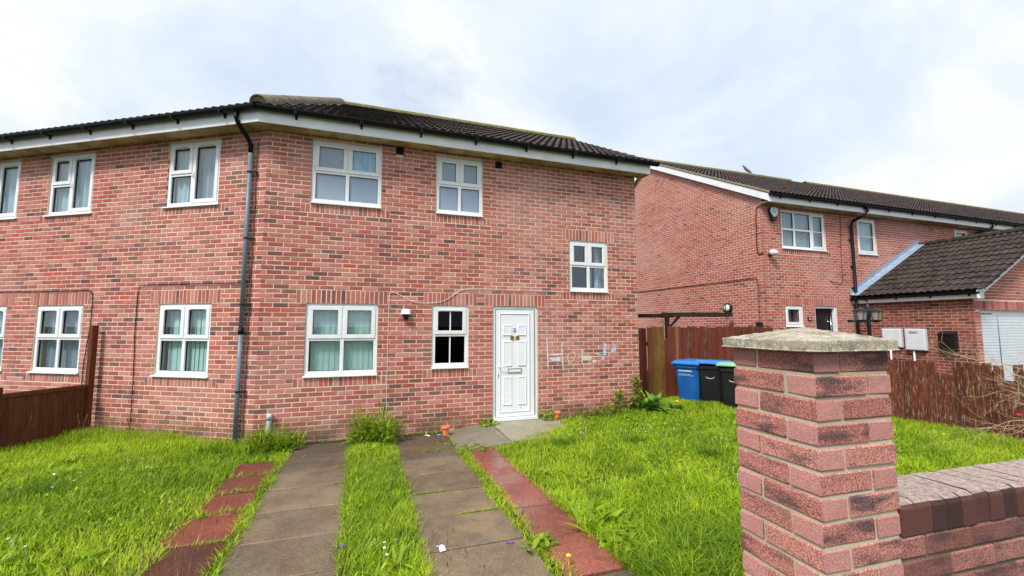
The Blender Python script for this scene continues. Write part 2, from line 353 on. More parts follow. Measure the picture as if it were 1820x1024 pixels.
# ------------------------------------------------------------------ mesh helpers
class MB:
    def __init__(s): s.v = []; s.f = []; s.a = []
    def add(s, vs_, fs, att=(0, 0, 0)):
        o = len(s.v); s.v += [tuple(p) for p in vs_]; s.f += [tuple(i + o for i in f) for f in fs]; s.a += [att] * len(vs_); return s
    def box(s, x0, x1, y0, y1, z0, z1, att=(0, 0, 0)):
        return s.add([(x0, y0, z0), (x1, y0, z0), (x1, y1, z0), (x0, y1, z0), (x0, y0, z1), (x1, y0, z1), (x1, y1, z1), (x0, y1, z1)],
                     [(0, 3, 2, 1), (4, 5, 6, 7), (0, 1, 5, 4), (1, 2, 6, 5), (2, 3, 7, 6), (3, 0, 4, 7)], att)
    def quad(s, a, b, c, d, att=(0, 0, 0)): return s.add([a, b, c, d], [(0, 1, 2, 3)], att)
    def prism(s, poly, y0, y1, att=(0, 0, 0)):
        """polygon in x,z (counter-clockwise seen from -y) pushed from y0 to y1"""
        n = len(poly)
        vs_ = [(x, y0, z) for x, z in poly] + [(x, y1, z) for x, z in poly]
        fs = [tuple(range(n)), tuple(range(2 * n - 1, n - 1, -1))] + [(i, i + n, (i + 1) % n + n, (i + 1) % n) for i in range(n)]
        return s.add(vs_, fs, att)
    def plan(s, poly, z0, z1, att=(0, 0, 0)):
        n = len(poly)
        vs_ = [(x, y, z0) for x, y in poly] + [(x, y, z1) for x, y in poly]
        fs = [tuple(range(n - 1, -1, -1)), tuple(range(n, 2 * n))] + [(i, (i + 1) % n, (i + 1) % n + n, i + n) for i in range(n)]
        return s.add(vs_, fs, att)
    def tube(s, pts, r, n=8, att=(0, 0, 0), cap=True):
        pts = [Vector(p) for p in pts]; rr = r if isinstance(r, (list, tuple)) else [r] * len(pts)
        vs_ = []; fs = []
        for i, p in enumerate(pts):
            d = (pts[min(i + 1, len(pts) - 1)] - pts[max(i - 1, 0)])
            d = d.normalized() if d.length > 1e-9 else Vector((0, 0, 1))
            u = d.cross(Vector((0, 0, 1)) if abs(d.z) < .95 else Vector((1, 0, 0))).normalized(); v = d.cross(u)
            for k in range(n):
                a = 2 * math.pi * k / n; vs_.append(p + (u * math.cos(a) + v * math.sin(a)) * rr[i])
        for i in range(len(pts) - 1):
            for k in range(n): fs.append((i * n + k, i * n + (k + 1) % n, (i + 1) * n + (k + 1) % n, (i + 1) * n + k))
        if cap: fs += [tuple(range(n - 1, -1, -1)), tuple((len(pts) - 1) * n + k for k in range(n))]
        return s.add(vs_, fs, att)
    def lathe(s, prof, n=20, c=(0, 0, 0), att=(0, 0, 0)):
        """prof: list of (radius, z)"""
        vs_ = [(c[0] + r * math.cos(2 * math.pi * k / n), c[1] + r * math.sin(2 * math.pi * k / n), c[2] + z) for r, z in prof for k in range(n)]
        fs = [(i * n + k, i * n + (k + 1) % n, (i + 1) * n + (k + 1) % n, (i + 1) * n + k) for i in range(len(prof) - 1) for k in range(n)]
        return s.add(vs_, fs, att)
    def mesh(s, name, mat, smooth=False):
        me = bpy.data.meshes.new(name); me.from_pydata(s.v, [], s.f)
        ca = me.color_attributes.new('piece', 'FLOAT_COLOR', 'POINT')
        ca.data.foreach_set('color', np.array([(a[0], a[1], a[2], 1.0) for a in s.a], dtype=np.float32).ravel())
        if mat: me.materials.append(mat)
        if smooth: me.polygons.foreach_set('use_smooth', [True] * len(me.polygons))
        me.update(); return me
    def build(s, name, mat, parent=None, loc=(0, 0, 0), rz=0.0, smooth=False, bev=0.0):
        return obj(name, s.mesh(name, mat, smooth), parent, loc, rz, bev)

def obj(name, me, parent=None, loc=(0, 0, 0), rz=0.0, bev=0.0, rot=None):
    o = bpy.data.objects.new(name, me); COL.objects.link(o)
    o.parent = parent; o.location = loc; o.rotation_euler = rot if rot else (0, 0, rz)
    if bev:
        m = o.modifiers.new('edge', 'BEVEL'); m.width = bev; m.segments = 2; m.limit_method = 'ANGLE'
    return o
def tag(o, label, cat, group=None):
    o['label'] = label; o['category'] = cat
    if group: o['group'] = group
    return o
def thing(name, label, cat, loc=(0, 0, 0), rz=0.0, group=None):
    o = bpy.data.objects.new(name, None); COL.objects.link(o); o.location = loc; o.rotation_euler = (0, 0, rz); o.empty_display_size = .2
    return tag(o, label, cat, group)
def struct(o): o['kind'] = 'structure'; return o
def stuff(o): o['kind'] = 'stuff'; return o
def dup(o, parent, loc, rz=None):
    c = o.copy(); COL.objects.link(c); c.parent = parent; c.location = loc
    if rz is not None: c.rotation_euler = (0, 0, rz)
    return c
def text_mesh(txt, size, name, mat, depth=.002):
    cu = bpy.data.curves.new('t', 'FONT'); cu.body = txt; cu.size = size; cu.extrude = depth; cu.align_x = 'CENTER'; cu.align_y = 'CENTER'
    t = bpy.data.objects.new('t', cu); COL.objects.link(t)
    dg = bpy.context.evaluated_depsgraph_get(); dg.update()
    me = bpy.data.meshes.new_from_object(t.evaluated_get(dg)); bpy.data.objects.remove(t); bpy.data.curves.remove(cu)
    me.name = name; me.materials.clear(); me.materials.append(mat)
    return me

# projected size of a piece in the photograph, to pick the pieces that show largest
def seen(p, wdt, hgt):
    c, s_ = math.cos(PITCH), math.sin(PITCH); z = p[2] - CAMH; d = p[1] * c + z * s_
    if d < .2: return 0
    x, y = p[0] / d * FPX, (z * c - p[1] * s_) / d * FPX
    if abs(x) > .52 or abs(y) > .30: return 0
    return wdt * hgt / d / d

# ------------------------------------------------------------------ ground and paving
C = Vector((-3.966, 6.801, 0)); A1 = .3328; A2 = -.2136
E1 = Vector((math.cos(A1), math.sin(A1), 0)); N1 = Vector((math.sin(A1), -math.cos(A1), 0))
def G(s_, d, z=0.0): return C + E1 * s_ + N1 * d + Vector((0, 0, z))     # plot frame: along the house front, out from it
def sd_of(x, y): v = Vector((x, y, 0)) - C; return v.dot(E1), v.dot(N1)
def sstep(a, b, t): t = max(0., min(1., (t - a) / (b - a))); return t * t * (3 - 2 * t)
def zg(x, y):
    s_, d = sd_of(x, y)
    return -.11 + .11 * sstep(3.4, 5.4, s_) + .06 * sstep(6.5, 9, s_) + .05 * sstep(-.2, -1.5, s_)
# one ground sheet with the lawn's gentle fall, flat beyond, to the horizon
xs = sorted(set([-1500, -300, -60, -20] + [round(-12 + .5 * i, 2) for i in range(53)] + [20, 60, 300, 1500]))
ys = sorted(set([-1500, -300, -60, -10] + [round(-2 + .5 * i, 2) for i in range(37)] + [24, 60, 300, 1500]))
mb = MB()
mb.add([(x, y, zg(x, y)) for y in ys for x in xs], [(j * len(xs) + i, j * len(xs) + i + 1, (j + 1) * len(xs) + i + 1, (j + 1) * len(xs) + i) for j in range(len(ys) - 1) for i in range(len(xs) - 1)])
ground = struct(mb.build('ground', M['soil'], smooth=True))
mb = MB(); mb.box(-30, 30, 7.05, 9.4, -.25, -.105)
pav = struct(mb.build('pavement', M['pavement']))
pav.matrix_world = Matrix(((E1.x, N1.x, 0, C.x), (E1.y, N1.y, 0, C.y), (0, 0, 1, 0), (0, 0, 0, 1)))

FR = Matrix(((E1.x, -N1.x, 0, C.x), (E1.y, -N1.y, 0, C.y), (0, 0, 1, 0), (0, 0, 0, 1)))   # plot frame, y = -d
def paving(name, label):
    o = bpy.data.objects.new(name, None); COL.objects.link(o); o.location = C; o.rotation_euler = (0, 0, A1); return struct(o)
def slab(parent, s0, s1, d0, d1, z, mat, th=.05, tone=None, jit=.006, z4=None):
    """one paving slab; z4 = corner heights (s0d0, s1d0, s1d1, s0d1)"""
    j = lambda: rnd.uniform(-jit, jit)
    p = [(s0 + j(), -d0 + j()), (s1 + j(), -d0 + j()), (s1 + j(), -d1 + j()), (s0 + j(), -d1 + j())]
    zs = z4 or [z + rnd.uniform(-.003, .003) for _ in range(4)]
    cx, cy = (s0 + s1) / 2, -(d0 + d1) / 2; ch = .008
    top = [(x + (cx - x) / max(abs(cx - x), .01) * ch, y + (cy - y) / max(abs(cy - y), .01) * ch, q) for (x, y), q in zip(p, zs)]
    mid = [(x, y, q - ch) for (x, y), q in zip(p, zs)]; bot = [(x, y, q - th) for (x, y), q in zip(p, zs)]
    m = MB(); m.add(top + mid + bot, [(3, 2, 1, 0)] + [(i, (i + 1) % 4, (i + 1) % 4 + 4, i + 4) for i in range(4)] + [(i + 4, (i + 1) % 4 + 4, (i + 1) % 4 + 8, i + 8) for i in range(4)])
    o = m.build('slab', M[mat], parent); o.color = (rnd.random() if tone is None else tone, rnd.random(), 0, 1); return o
dw = paving('driveway', 'x')
dj = [.20, .875, 1.51, 2.145, 2.78, 3.415, 4.05, 4.69, 5.32, 5.96, 6.6]
for a, b in zip(dj[:-1], dj[1:]):
    k = rnd.uniform(-.02, .02)
    slab(dw, .56, 1.43, a + .009, b - .009, -.088, 'slab', tone=(.08 if a < .8 else .18) + .1 * rnd.random() if a < 1.4 else .35 + .5 * rnd.random())
    k = rnd.uniform(-.02, .02)
    slab(dw, 2.03, 2.91, a + .009, b - .009, -.088, 'slab', tone=(.02 if a < .8 else .16) + .1 * rnd.random() if a < 1.4 else .4 + .6 * rnd.random())
rp = paving('garden_path', 'x')
rj = [1.30, 1.78, 2.27, 2.83, 3.48, 4.12, 4.74]
for a, b in zip(rj[:-1], rj[1:]): slab(rp, 2.99, 3.50, a + .008, b - .008, -.085, 'red_slab', tone=rnd.uniform(.3, .8))
slab(rp, 2.96, 3.9, 4.76, 5.4, -.095, 'slab', tone=.2)
lp = paving('stepping_path', 'x')
for a, b, q0, q1 in [(.98, 1.515, .06, .54), (1.545, 2.10, .04, .54), (2.13, 2.685, .02, .53), (2.715, 3.285, -.02, .53), (3.315, 3.98, -.06, .52), (4.01, 4.6, -.06, .52)]:
    slab(lp, q0, q1, a, b, -.082, 'red_old', jit=.012)
ds = paving('doorstep_slabs', 'x')
slab(ds, 3.77, 5.45, .015, .44, -.005, 'door_slab', th=.12, tone=.7)
slab(ds, 3.77, 5.05, .455, 1.22, -.02, 'door_slab', th=.12, tone=.55, z4=[-.008, -.008, -.03, -.04])
slab(ds, 2.93, 3.755, .02, 1.28, -.04, 'door_slab', th=.12, tone=.25, z4=[-.088, -.01, -.04, -.088])
slab(ds, 5.46, 7.2, .015, .44, -.002, 'door_slab', th=.12, tone=.4)

# ------------------------------------------------------------------ brick walls
FULL = {}
def brick_mesh(wd, ht, mat, var=0, dp=.06):
    key = (round(wd, 3), round(ht, 3), mat.name, var)
    if key not in FULL:
        q = random.Random(hash(key) % 100000); c = .004; j = lambda: q.uniform(-.0014, .0014)
        fr = [(x + j(), 0 + q.uniform(0, .002), z + j()) for x, z in ((c, c), (wd - c, c), (wd - c, ht - c), (c, ht - c))]
        md = [(x + j(), c + .001, z + j()) for x, z in ((0, 0), (wd, 0), (wd, ht), (0, ht))]
        bk = [(x, dp, z) for x, z in ((0, 0), (wd, 0), (wd, ht), (0, ht))]
        m = MB(); m.add(fr + md + bk, BR_F); FULL[key] = m.mesh('brick', mat)
    return FULL[key]
BR_F = [(0, 1, 2, 3)] + [(i + 4, (i + 1) % 4 + 4, (i + 1) % 4, i) for i in range(4)] + [(i + 8, (i + 1) % 4 + 8, (i + 1) % 4 + 4, i + 4) for i in range(4)]

def wall_plate(mb, x0, x1, z0, z1, openings, y0=.0045, y1=.29, top=None):
    """mortar-faced wall slab with openings; front at y0"""
    X = sorted({x0, x1} | {v for o in openings for v in o[:2] if x0 < v < x1}); Z = sorted({z0, z1} | {v for o in openings for v in o[2:4] if z0 < v < z1})
    def hole(i, k):
        if i < 0 or k < 0 or i >= len(X) - 1 or k >= len(Z) - 1: return None
        cx, cz = (X[i] + X[i + 1]) / 2, (Z[k] + Z[k + 1]) / 2
        return any(o[0] < cx < o[1] and o[2] < cz < o[3] for o in openings)
    for i in range(len(X) - 1):
        for k in range(len(Z) - 1):
            if hole(i, k): continue
            a, b, c, d = X[i], X[i + 1], Z[k], Z[k + 1]
            mb.quad((a, y0, c), (b, y0, c), (b, y0, d), (a, y0, d)); mb.quad((b, y1, c), (a, y1, c), (a, y1, d), (b, y1, d))
            for (di, dk, p, q) in ((-1, 0, (a, d), (a, c)), (1, 0, (b, c), (b, d)), (0, -1, (a, c), (b, c)), (0, 1, (b, d), (a, d))):
                if hole(i + di, k + dk) is not False:
                    mb.quad((p[0], y0, p[1]), (p[0], y1, p[1]), (q[0], y1, q[1]), (q[0], y0, q[1]))
def lay_bricks(x0, x1, z0, z1, holes, soldiers, zbase, phase=0.0, cut=None):
    """stretcher bond; returns (x, z, width, height) of every brick"""
    out_ = []; k0 = math.floor((z0 - zbase) / .075 + .01)
    blocked = list(holes) + [s_[:4] for s_ in soldiers]
    k = k0
    while zbase + k * .075 < z1 - .02:
        za = zbase + k * .075 + .0062; zb = min(zbase + (k + 1) * .075 - .0062, z1)
        xa, xb = x0, x1
        if cut: xa, xb = cut(zb)
        segs = [(xa, xb)]
        for o in blocked:
            ov = min(zb, o[3]) - max(za, o[2])
            if ov > .02:
                segs = [t for s_ in segs for t in ((s_[0], min(s_[1], o[0])), (max(s_[0], o[1]), s_[1])) if t[1] - t[0] > .03]
        for a, b in segs:
            x = math.floor((a - phase) / .225) * .225 + phase - (.1125 if k % 2 else 0); lead = None
            while x < b:
                p, q = max(x + .0062, a + .001), min(x + .2188, b - .001)
                if x + .225 < b and b - (x + .225) < .05: q = b - .001; x += .225     # no slivers at the ends
                if x + .220 - p < .05 and p > x + .01: lead = p; x += .225; continue
                if lead is not None: p = lead; lead = None
                if q - p > .03: out_.append((p, za, q - p, zb - za))
                x += .225
        k += 1
    for (a, b, c, d) in soldiers:
        n = max(1, round((b - a) / .075)); wd = (b - a) / n
        for i in range(n): out_.append((a + i * wd + .006, c + .006, wd - .012, d - c - .012))
    return out_
def brick_wall(part, bricks, mo, ma, singles, tone_f, mat_of_world, zmin=-1):
    """bricks that show largest as objects of their own under the wall, the rest joined"""
    order = sorted(range(len(bricks)), key=lambda i: -(bricks[i][1] > zmin) * seen(mat_of_world @ Vector((bricks[i][0] + bricks[i][2] / 2, 0, bricks[i][1])), bricks[i][2], bricks[i][3]))
    rest = MB(); pick = set(order[:singles])
    for i, (x, z, wd, ht) in enumerate(bricks):
        tone, seed = tone_f(), rnd.random(); y = rnd.uniform(-.0025, .0015)
        if i in pick:
            wq = round(wd, 2) if abs(wd - .2126) > .004 else .2126; hq = .0626 if abs(ht - .0626) < .004 else ht
            o = obj('brick', brick_mesh(wq, hq, mo, rnd.randrange(5) if wq == .2126 else 0), part, (x, y, z)); o.color = (tone, seed, 0, 1)
        else:
            c = .004; j = rnd.uniform(-.001, .001)
            fr = [(x + c, y, z + c + j), (x + wd - c, y, z + c - j), (x + wd - c, y, z + ht - c), (x + c, y, z + ht - c)]
            md = [(x, y + .005, z), (x + wd, y + .005, z), (x + wd, y + .005, z + ht), (x, y + .005, z + ht)]
            bk = [(p[0], .03, p[2]) for p in md]
            rest.add(fr + md + bk, BR_F, (tone, seed, 0))
    if rest.v: stuff(rest.build('brickwork', ma, part))
def house_tone():
    t = rnd.random()
    if t < .13: return rnd.uniform(0, .2)
    if t < .36: return rnd.uniform(.2, .42)
    if t < .90: return rnd.uniform(.42, .88)
    return rnd.uniform(.88, 1.0)
def mild_tone(): return min(1, max(0, rnd.gauss(.55, .26)))

# ------------------------------------------------------------------ windows
def ring(mb, x0, x1, z0, z1, wd, y0, y1):
    mb.box(x0, x1, y0, y1, z0, z0 + wd); mb.box(x0, x1, y0, y1, z1 - wd, z1); mb.box(x0, x0 + wd, y0, y1, z0 + wd, z1 - wd); mb.box(x1 - wd, x1, y0, y1, z0 + wd, z1 - wd)
def window(house, base, x0, x1, z0, z1, cells, rz, loc=(0, 0, 0), glassm='glass', sill_over=.0, handle=None, vents=(), backing=None, bars=(), mats=None, fw=.062):
    """frame is the part; sashes, panes, sill, blinds are its pieces. cells: (u0,u1,v0,v1,kind) as shares of the frame"""
    f = MB(); y0, y1 = .028, .10
    a, b, c, d = x0 + .004, x1 - .004, z0 + .036, z1 - .004
    ring(f, a, b, c, d, fw, y0, y1)
    us = sorted({q for cl in cells for q in cl[:2]} - {0, 1}); 
    U = lambda u: a + (b - a) * u
    V = lambda v: c + (d - c) * v
    hw = .030
    done_ = set()
    for (u0, u1, v0, v1, kind) in cells:
        if v1 < 1 and ('h', v1, u0) not in done_:
            done_.add(('h', v1, u0)); f.box(max(U(u0), a + fw), min(U(u1), b - fw), y0 + .001, y1 - .002, V(v1) - hw, V(v1) + hw)
    for (u0, u1, v0, v1, kind) in cells:
        if u1 < 1: f.box(U(u1) - hw, U(u1) + hw, y0 - .001, y1 - .004, max(V(v0), c + fw), min(V(v1), d - fw))
    win = f.build('window', M['upvc'], house, loc, rz, bev=.004)
    for i, (u0, u1, v0, v1, kind) in enumerate(cells):
        p0 = a + fw if u0 == 0 else U(u0) + hw; p1 = b - fw if u1 == 1 else U(u1) - hw
        r0 = c + fw if v0 == 0 else V(v0) + hw; r1 = d - fw if v1 == 1 else V(v1) - hw
        gy = .058
        if kind == 'sash':
            g = .020; m = MB(); ring(m, p0 - g, p1 + g, r0 - g, r1 + g, .064, .014, .08)
            m.build('sash', M['upvc'], win, bev=.005)
            p0 += .044; p1 -= .044; r0 += .044; r1 -= .044; gy = .045
        gk = MB(); ring(gk, p0 - .004, p1 + .004, r0 - .004, r1 + .004, .010, gy - .008, gy + .02); gk.build('gasket', M['gutter'], win)
        m = MB(); m.box(p0 - .003, p1 + .003, gy, gy + .008, r0 - .003, r1 + .003)
        m.build('pane', (mats[i] if mats and mats[i] else M[glassm]), win)
        for (bi, ori, t) in bars:
            if bi != i: continue
            m = MB()
            if ori == 'v': q = p0 + (p1 - p0) * t; m.box(q - .011, q + .011, gy - .010, gy + .018, r0, r1)
            else: q = r0 + (r1 - r0) * t; m.box(p0, p1, gy - .010, gy + .018, q - .011, q + .011)
            m.build('glazing_bar', M['upvc'], win)
        if i in vents:
            m = MB(); m.box(p0 + .03, p1 - .03, .006, .016, r1 + .012, r1 + .030); m.build('trickle_vent', M['upvc'], win, bev=.003)
            m = MB(); m.box(p0 + .04, p1 - .04, .003, .007, r1 + .010, r1 + .014); m.build('vent_slot', M['black'], win)
        if handle == i:
            m = MB(); hx = p0 - .03 if handle_side == 0 else p1 + .03
            m.tube([(hx, .012, (r0 + r1) / 2 + .01), (hx, -.004, (r0 + r1) / 2), (hx, -.006, (r0 + r1) / 2 - .08)], .008, 8); m.build('handle', M['upvc'], win, smooth=True)
    s_ = MB(); s_.prism([(0, 0), (1, 0)], 0, 1) if False else None
    m = MB(); so_ = sill_over
    m.add([(x0 - so_, -.035, z0 + .004), (x1 + so_, -.035, z0 + .004), (x1 + so_, .09, z0 + .004), (x0 - so_, .09, z0 + .004), (x0 - so_, -.035, z0 + .024), (x1 + so_, -.035, z0 + .024), (x1 + so_, .03, z0 + .036), (x0 - so_, .03, z0 + .036), (x1 + so_, .09, z0 + .036), (x0 - so_, .09, z0 + .036)],
          [(0, 1, 5, 4), (4, 5, 6, 7), (7, 6, 8, 9), (0, 3, 2, 1), (1, 2, 8, 6, 5), (0, 4, 7, 9, 3), (3, 9, 8, 2)])
    m.build('sill', M['upvc'], win, bev=.002)
    if backing: backing(win, a + fw, b - fw, c + fw, d - fw)
    return win
handle_side = 0
def vertical_blind(mat='blind', gap=0.0, step=.089):
    def fn(win, a, b, c, d):
        x = a - .02 + gap
        while x < b + .04:
            m = MB(); t = .005 + rnd.uniform(-.002, .004)
            m.quad((x, .132 + t, c - .03), (x + step + .014, .132 - t, c - .03), (x + step + .014, .132 - t, d + .03), (x, .132 + t, d + .03)); m.build('blind_slat', M[mat], win); x += step
    return fn
def curtain(parts, mat='curtain', y=.20):
    """parts: (u0,u1) shares of the width hung with gathered cloth"""
    def fn(win, a, b, c, d):
        for u0, u1 in parts:
            p, q = a + (b - a) * u0, a + (b - a) * u1; n = max(8, int((q - p) / .018)); m = MB(); vs_ = []
            ph = rnd.random() * 6
            for i in range(n + 1):
                x = p + (q - p) * i / n; yy = y + .022 * math.sin(i * .9 + ph) + .01 * math.sin(i * .37 + 2 * ph)
                vs_ += [(x, yy, c - .05), (x, yy * .9 + .01, d + .05)]
            m.add(vs_, [(2 * i, 2 * i + 2, 2 * i + 3, 2 * i + 1) for i in range(n)]); m.build('curtain', M[mat], win, smooth=True)
    return fn
def venetian(mat='venetian', y=.16, step=.05):
    def fn(win, a, b, c, d):
        z = c - .02
        while z < d + .02:
            m = MB(); m.quad((a - .02, y - .015, z), (b + .02, y - .015, z), (b + .02, y + .015, z + step * .8), (a - .02, y + .015, z + step * .8)); m.build('blind_slat', M[mat], win); z += step
    return fn
def both(*fs):
    def fn(*a):
        for f in fs: f(*a)
    return fn
CROSS = [(0, .5, 0, .50, 'fixed'), (.5, 1, 0, .50, 'fixed'), (0, .5, .50, 1, 'sash'), (.5, 1, .50, 1, 'sash')]
SIDE = [(0, .47, 0, .50, 'fixed'), (0, .47, .50, 1, 'sash'), (.47, 1, 0, 1, 'sash')]

# ------------------------------------------------------------------ roof tiles
def tile_mesh(mat, wd=.30, ln=.40, n=12, lift=.034):
    key = ('tile', mat.name)
    if key not in FULL:
        prof = [.030 * (0.5 + 0.5 * math.cos(4 * math.pi * i / n + math.pi)) ** .8 for i in range(n + 1)]
        top0 = [(wd * i / n, 0, prof[i] + lift) for i in range(n + 1)]; top1 = [(wd * i / n, ln, prof[i] + .004) for i in range(n + 1)]; low = [(wd * i / n, .004, prof[i] + lift - .024) for i in range(n + 1)]
        m = MB(); k = n + 1
        m.add(top0 + top1 + low, [(i, i + 1, i + 1 + k, i + k) for i in range(n)] + [(2 * k + i, 2 * k + i + 1, i + 1, i) for i in range(n)])
        FULL[key] = (m.mesh('roof_tile', mat), m)
    return FULL[key]
def roof_slope(part, org, ux, uy, width, length, mo, ma, singles, world, keep=None, gauge=.345):
    """org: lower-left corner of the slope, ux along the eaves, uy up the slope (unit vectors, part space)"""
    ux, uy = Vector(ux), Vector(uy); un = ux.cross(uy)
    Mx = Matrix((ux, uy, un)).transposed().to_4x4(); Mx.translation = Vector(org)
    me, proto = tile_mesh(mo); rest = MB(); jobs = []
    rows = int(math.ceil(length / gauge)); cols = int(math.ceil(width / .30))
    for r in range(rows):
        for c in range(cols):
            x, y = c * .30, r * gauge
            if y + .2 > length: continue
            corners = [Vector((x + a, y + b, 0)) for a in (0, .3) for b in (0, .36)]
            full = True
            if keep:
                ins = [keep(q.x, q.y) for q in corners]
                if not any(ins): continue
                full = all(ins)
            jobs.append((x, y, full, seen(world @ (Mx @ Vector((x + .15, y + .17, 0))), .3, .3)))
    jobs.sort(key=lambda j: -j[3]); k = 0
    for x, y, full, sz in jobs:
        att = (rnd.random(), rnd.random(), 0); lo = (x + rnd.uniform(-.002, .002), y + rnd.uniform(-.006, .006), rnd.uniform(0, .004))
        if full and k < singles:
            o = obj('roof_tile', me, part); o.matrix_local = Mx @ Matrix.Translation(lo); o.color = att + (1,); k += 1
        else:
            vs_ = []
            for p in proto.v:
                q = Vector((p[0] + lo[0], p[1] + lo[1], p[2] + lo[2]))
                if not full:                                   # cut tile: pull the part beyond the hip back to it
                    for _ in range(12):
                        if keep(q.x, q.y): break
                        q.x += .03 if keep(q.x + .4, q.y) else -.03
                vs_.append(Mx @ q)
            rest.add(vs_, proto.f, att)
    if rest.v: stuff(rest.build('tiling', ma, part))
def half_round(parent, p0, p1, r, mat, name, seg=.45, skip=(), cap=None, n=10):
    p0, p1 = Vector(p0), Vector(p1); d = p1 - p0; k = max(1, round(d.length / seg)); u = d.normalized(); side = u.cross(Vector((0, 0, 1))).normalized(); up = side.cross(u)
    for i in range(k):
        if i in skip: continue
        a = p0 + d * (i / k) + Vector((0, 0, rnd.uniform(-.004, .004))); b = p0 + d * ((i + 1) / k) - u * .006; m = MB()
        vs_ = []
        for q, rr in ((a, r), (b, r * 1.0)):
            for rad in (rr, rr - .018):
                vs_ += [q + (side * math.cos(math.pi * t / n) + up * math.sin(math.pi * t / n) * 1.0) * rad for t in range(n + 1)]
        w_ = n + 1
        m.add(vs_, [(t, t + 1, 2 * w_ + t + 1, 2 * w_ + t) for t in range(n)] + [(w_ + t + 1, w_ + t, 3 * w_ + t, 3 * w_ + t + 1) for t in range(n)] + [(t + 1, t, w_ + t, w_ + t + 1) for t in range(n)] + [(2 * w_ + t, 2 * w_ + t + 1, 3 * w_ + t + 1, 3 * w_ + t) for t in range(n)])
        m.build(name, mat, parent, smooth=False)
def gutter_run(parent, loc, rz, x0, x1, y, z, r=.058, brk=1.0, name='gutter', shift=.4):
    """half-round gutter along local x, hung in front of y, with its brackets"""
    m = MB(); n = 10; vs_ = []
    for x in (x0, x1):
        for rad in (r, r - .006): vs_ += [(x, y - r + rad * math.cos(math.pi + math.pi * t / n), z + rad * math.sin(math.pi + math.pi * t / n) * 1.05) for t in range(n + 1)]
    w_ = n + 1
    m.add(vs_, [(t + 1, t, 2 * w_ + t, 2 * w_ + t + 1) for t in range(n)] + [(w_ + t, w_ + t + 1, 3 * w_ + t + 1, 3 * w_ + t) for t in range(n)] +
          [(0, 2 * w_, 3 * w_, w_), (n, w_ + n, 3 * w_ + n, 2 * w_ + n)] + [tuple(range(n + 1)), tuple(range(3 * w_ - 1, 2 * w_ - 1, -1))])
    g = m.build(name, M['gutter'], parent, loc, rz)
    x = x0 + shift
    while x < x1 - .05:
        m = MB(); m.box(x - .02, x + .02, y - r * 2.1, y - .003, z - r * 1.15, z - r * .7); m.box(x - .018, x + .018, y - .02, y - .003, z - r * 1.9, z - r * .7)
        m.build('gutter_bracket', M['gutter'], g, bev=.004); x += brk
    return g

# ================================================================== the house
house = thing('brick_house', 'two-storey red brick house with a white front door and chalk writing on its wall', 'house', C)
W1 = Matrix.Translation(C) @ Matrix.Rotation(A1, 4, 'Z'); W2 = Matrix.Translation(C) @ Matrix.Rotation(A2, 4, 'Z')
H_TOP = 4.95
op1 = [(.665, 1.79, 3.75, 4.86), (2.735, 3.615, 3.75, 4.845), (5.41, 6.28, 2.40, 3.45), (.665, 1.79, .90, 2.10), (2.70, 3.365, .975, 2.10), (3.82, 4.72, 0., 2.10)]
sol1 = [(.515, 1.94, 2.10, 2.325), (2.55, 3.515, 2.10, 2.325), (3.67, 4.87, 2.10, 2.325), (5.26, 6.43, 3.45, 3.675),
        (.515, 1.94, .755, .90), (2.55, 3.515, .83, .975), (.515, 1.94, 3.605, 3.75), (2.585, 3.765, 3.605, 3.75), (5.26, 6.43, 2.255, 2.40)]
op2 = [(-1.985, -.91, 3.71, 4.86), (-4.675, -3.61, 3.71, 4.86), (-6.50, -5.42, 3.71, 4.86), (-1.97, -.905, .90, 2.10), (-4.70, -3.60, .90, 2.10), (-6.5, -5.414, .90, 2.10)]
sol2 = [(-2.15, -.74, 2.10, 2.325), (-4.86, -3.44, 2.10, 2.325), (-6.66, -5.26, 2.10, 2.325), (-2.15, -.74, .755, .90), (-4.86, -3.44, .755, .90), (-6.66, -5.26, .755, .90),
        ]
for a_, b_ in ((-1.985, -.91), (-4.675, -3.61), (-6.50, -5.42)): sol2 += [(a_, b_, 3.60, 3.71), (a_ - .15, a_, 3.60, 3.75), (b_, b_ + .15, 3.60, 3.75)]
mb = MB(); wall_plate(mb, 0, 6.987, -.3, H_TOP, op1)
wall1 = mb.build('wall', M['mortar'], house, (0, 0, 0), A1); wall1['label'] = 'right-hand front wall with the white door'
mb = MB(); wall_plate(mb, -9, 0, -.3, H_TOP, op2)
wall2 = mb.build('wall', M['mortar'], house, (0, 0, 0), A2); wall2['label'] = 'left-hand front wall with six windows'
vents1 = [(2.02, 2.15, 4.77, 4.90), (3.86, 3.99, 4.74, 4.87)]
b1 = lay_bricks(.0, 6.985, -.15, H_TOP, op1 + vents1, sol1, 0.0, .07)
b2 = lay_bricks(-8.9, .0, -.15, H_TOP, op2, sol2, 0.0, .0)
brick_wall(wall1, b1, M['brick_object'], M['brick_attr'], 240, house_tone, W1)
brick_wall(wall2, b2, M['brick_object'], M['brick_attr'], 60, house_tone, W2)
for v in vents1:
    m = MB(); m.box(v[0], v[1], -.012, .03, v[2], v[3]); [m.box(v[0] + .015, v[1] - .015, -.018, -.012, v[2] + .02 + i * .025, v[2] + .03 + i * .025) for i in range(4)]
    m.build('air_vent', M['stone_trim'], house, (0, 0, 0), A1, bev=.003)
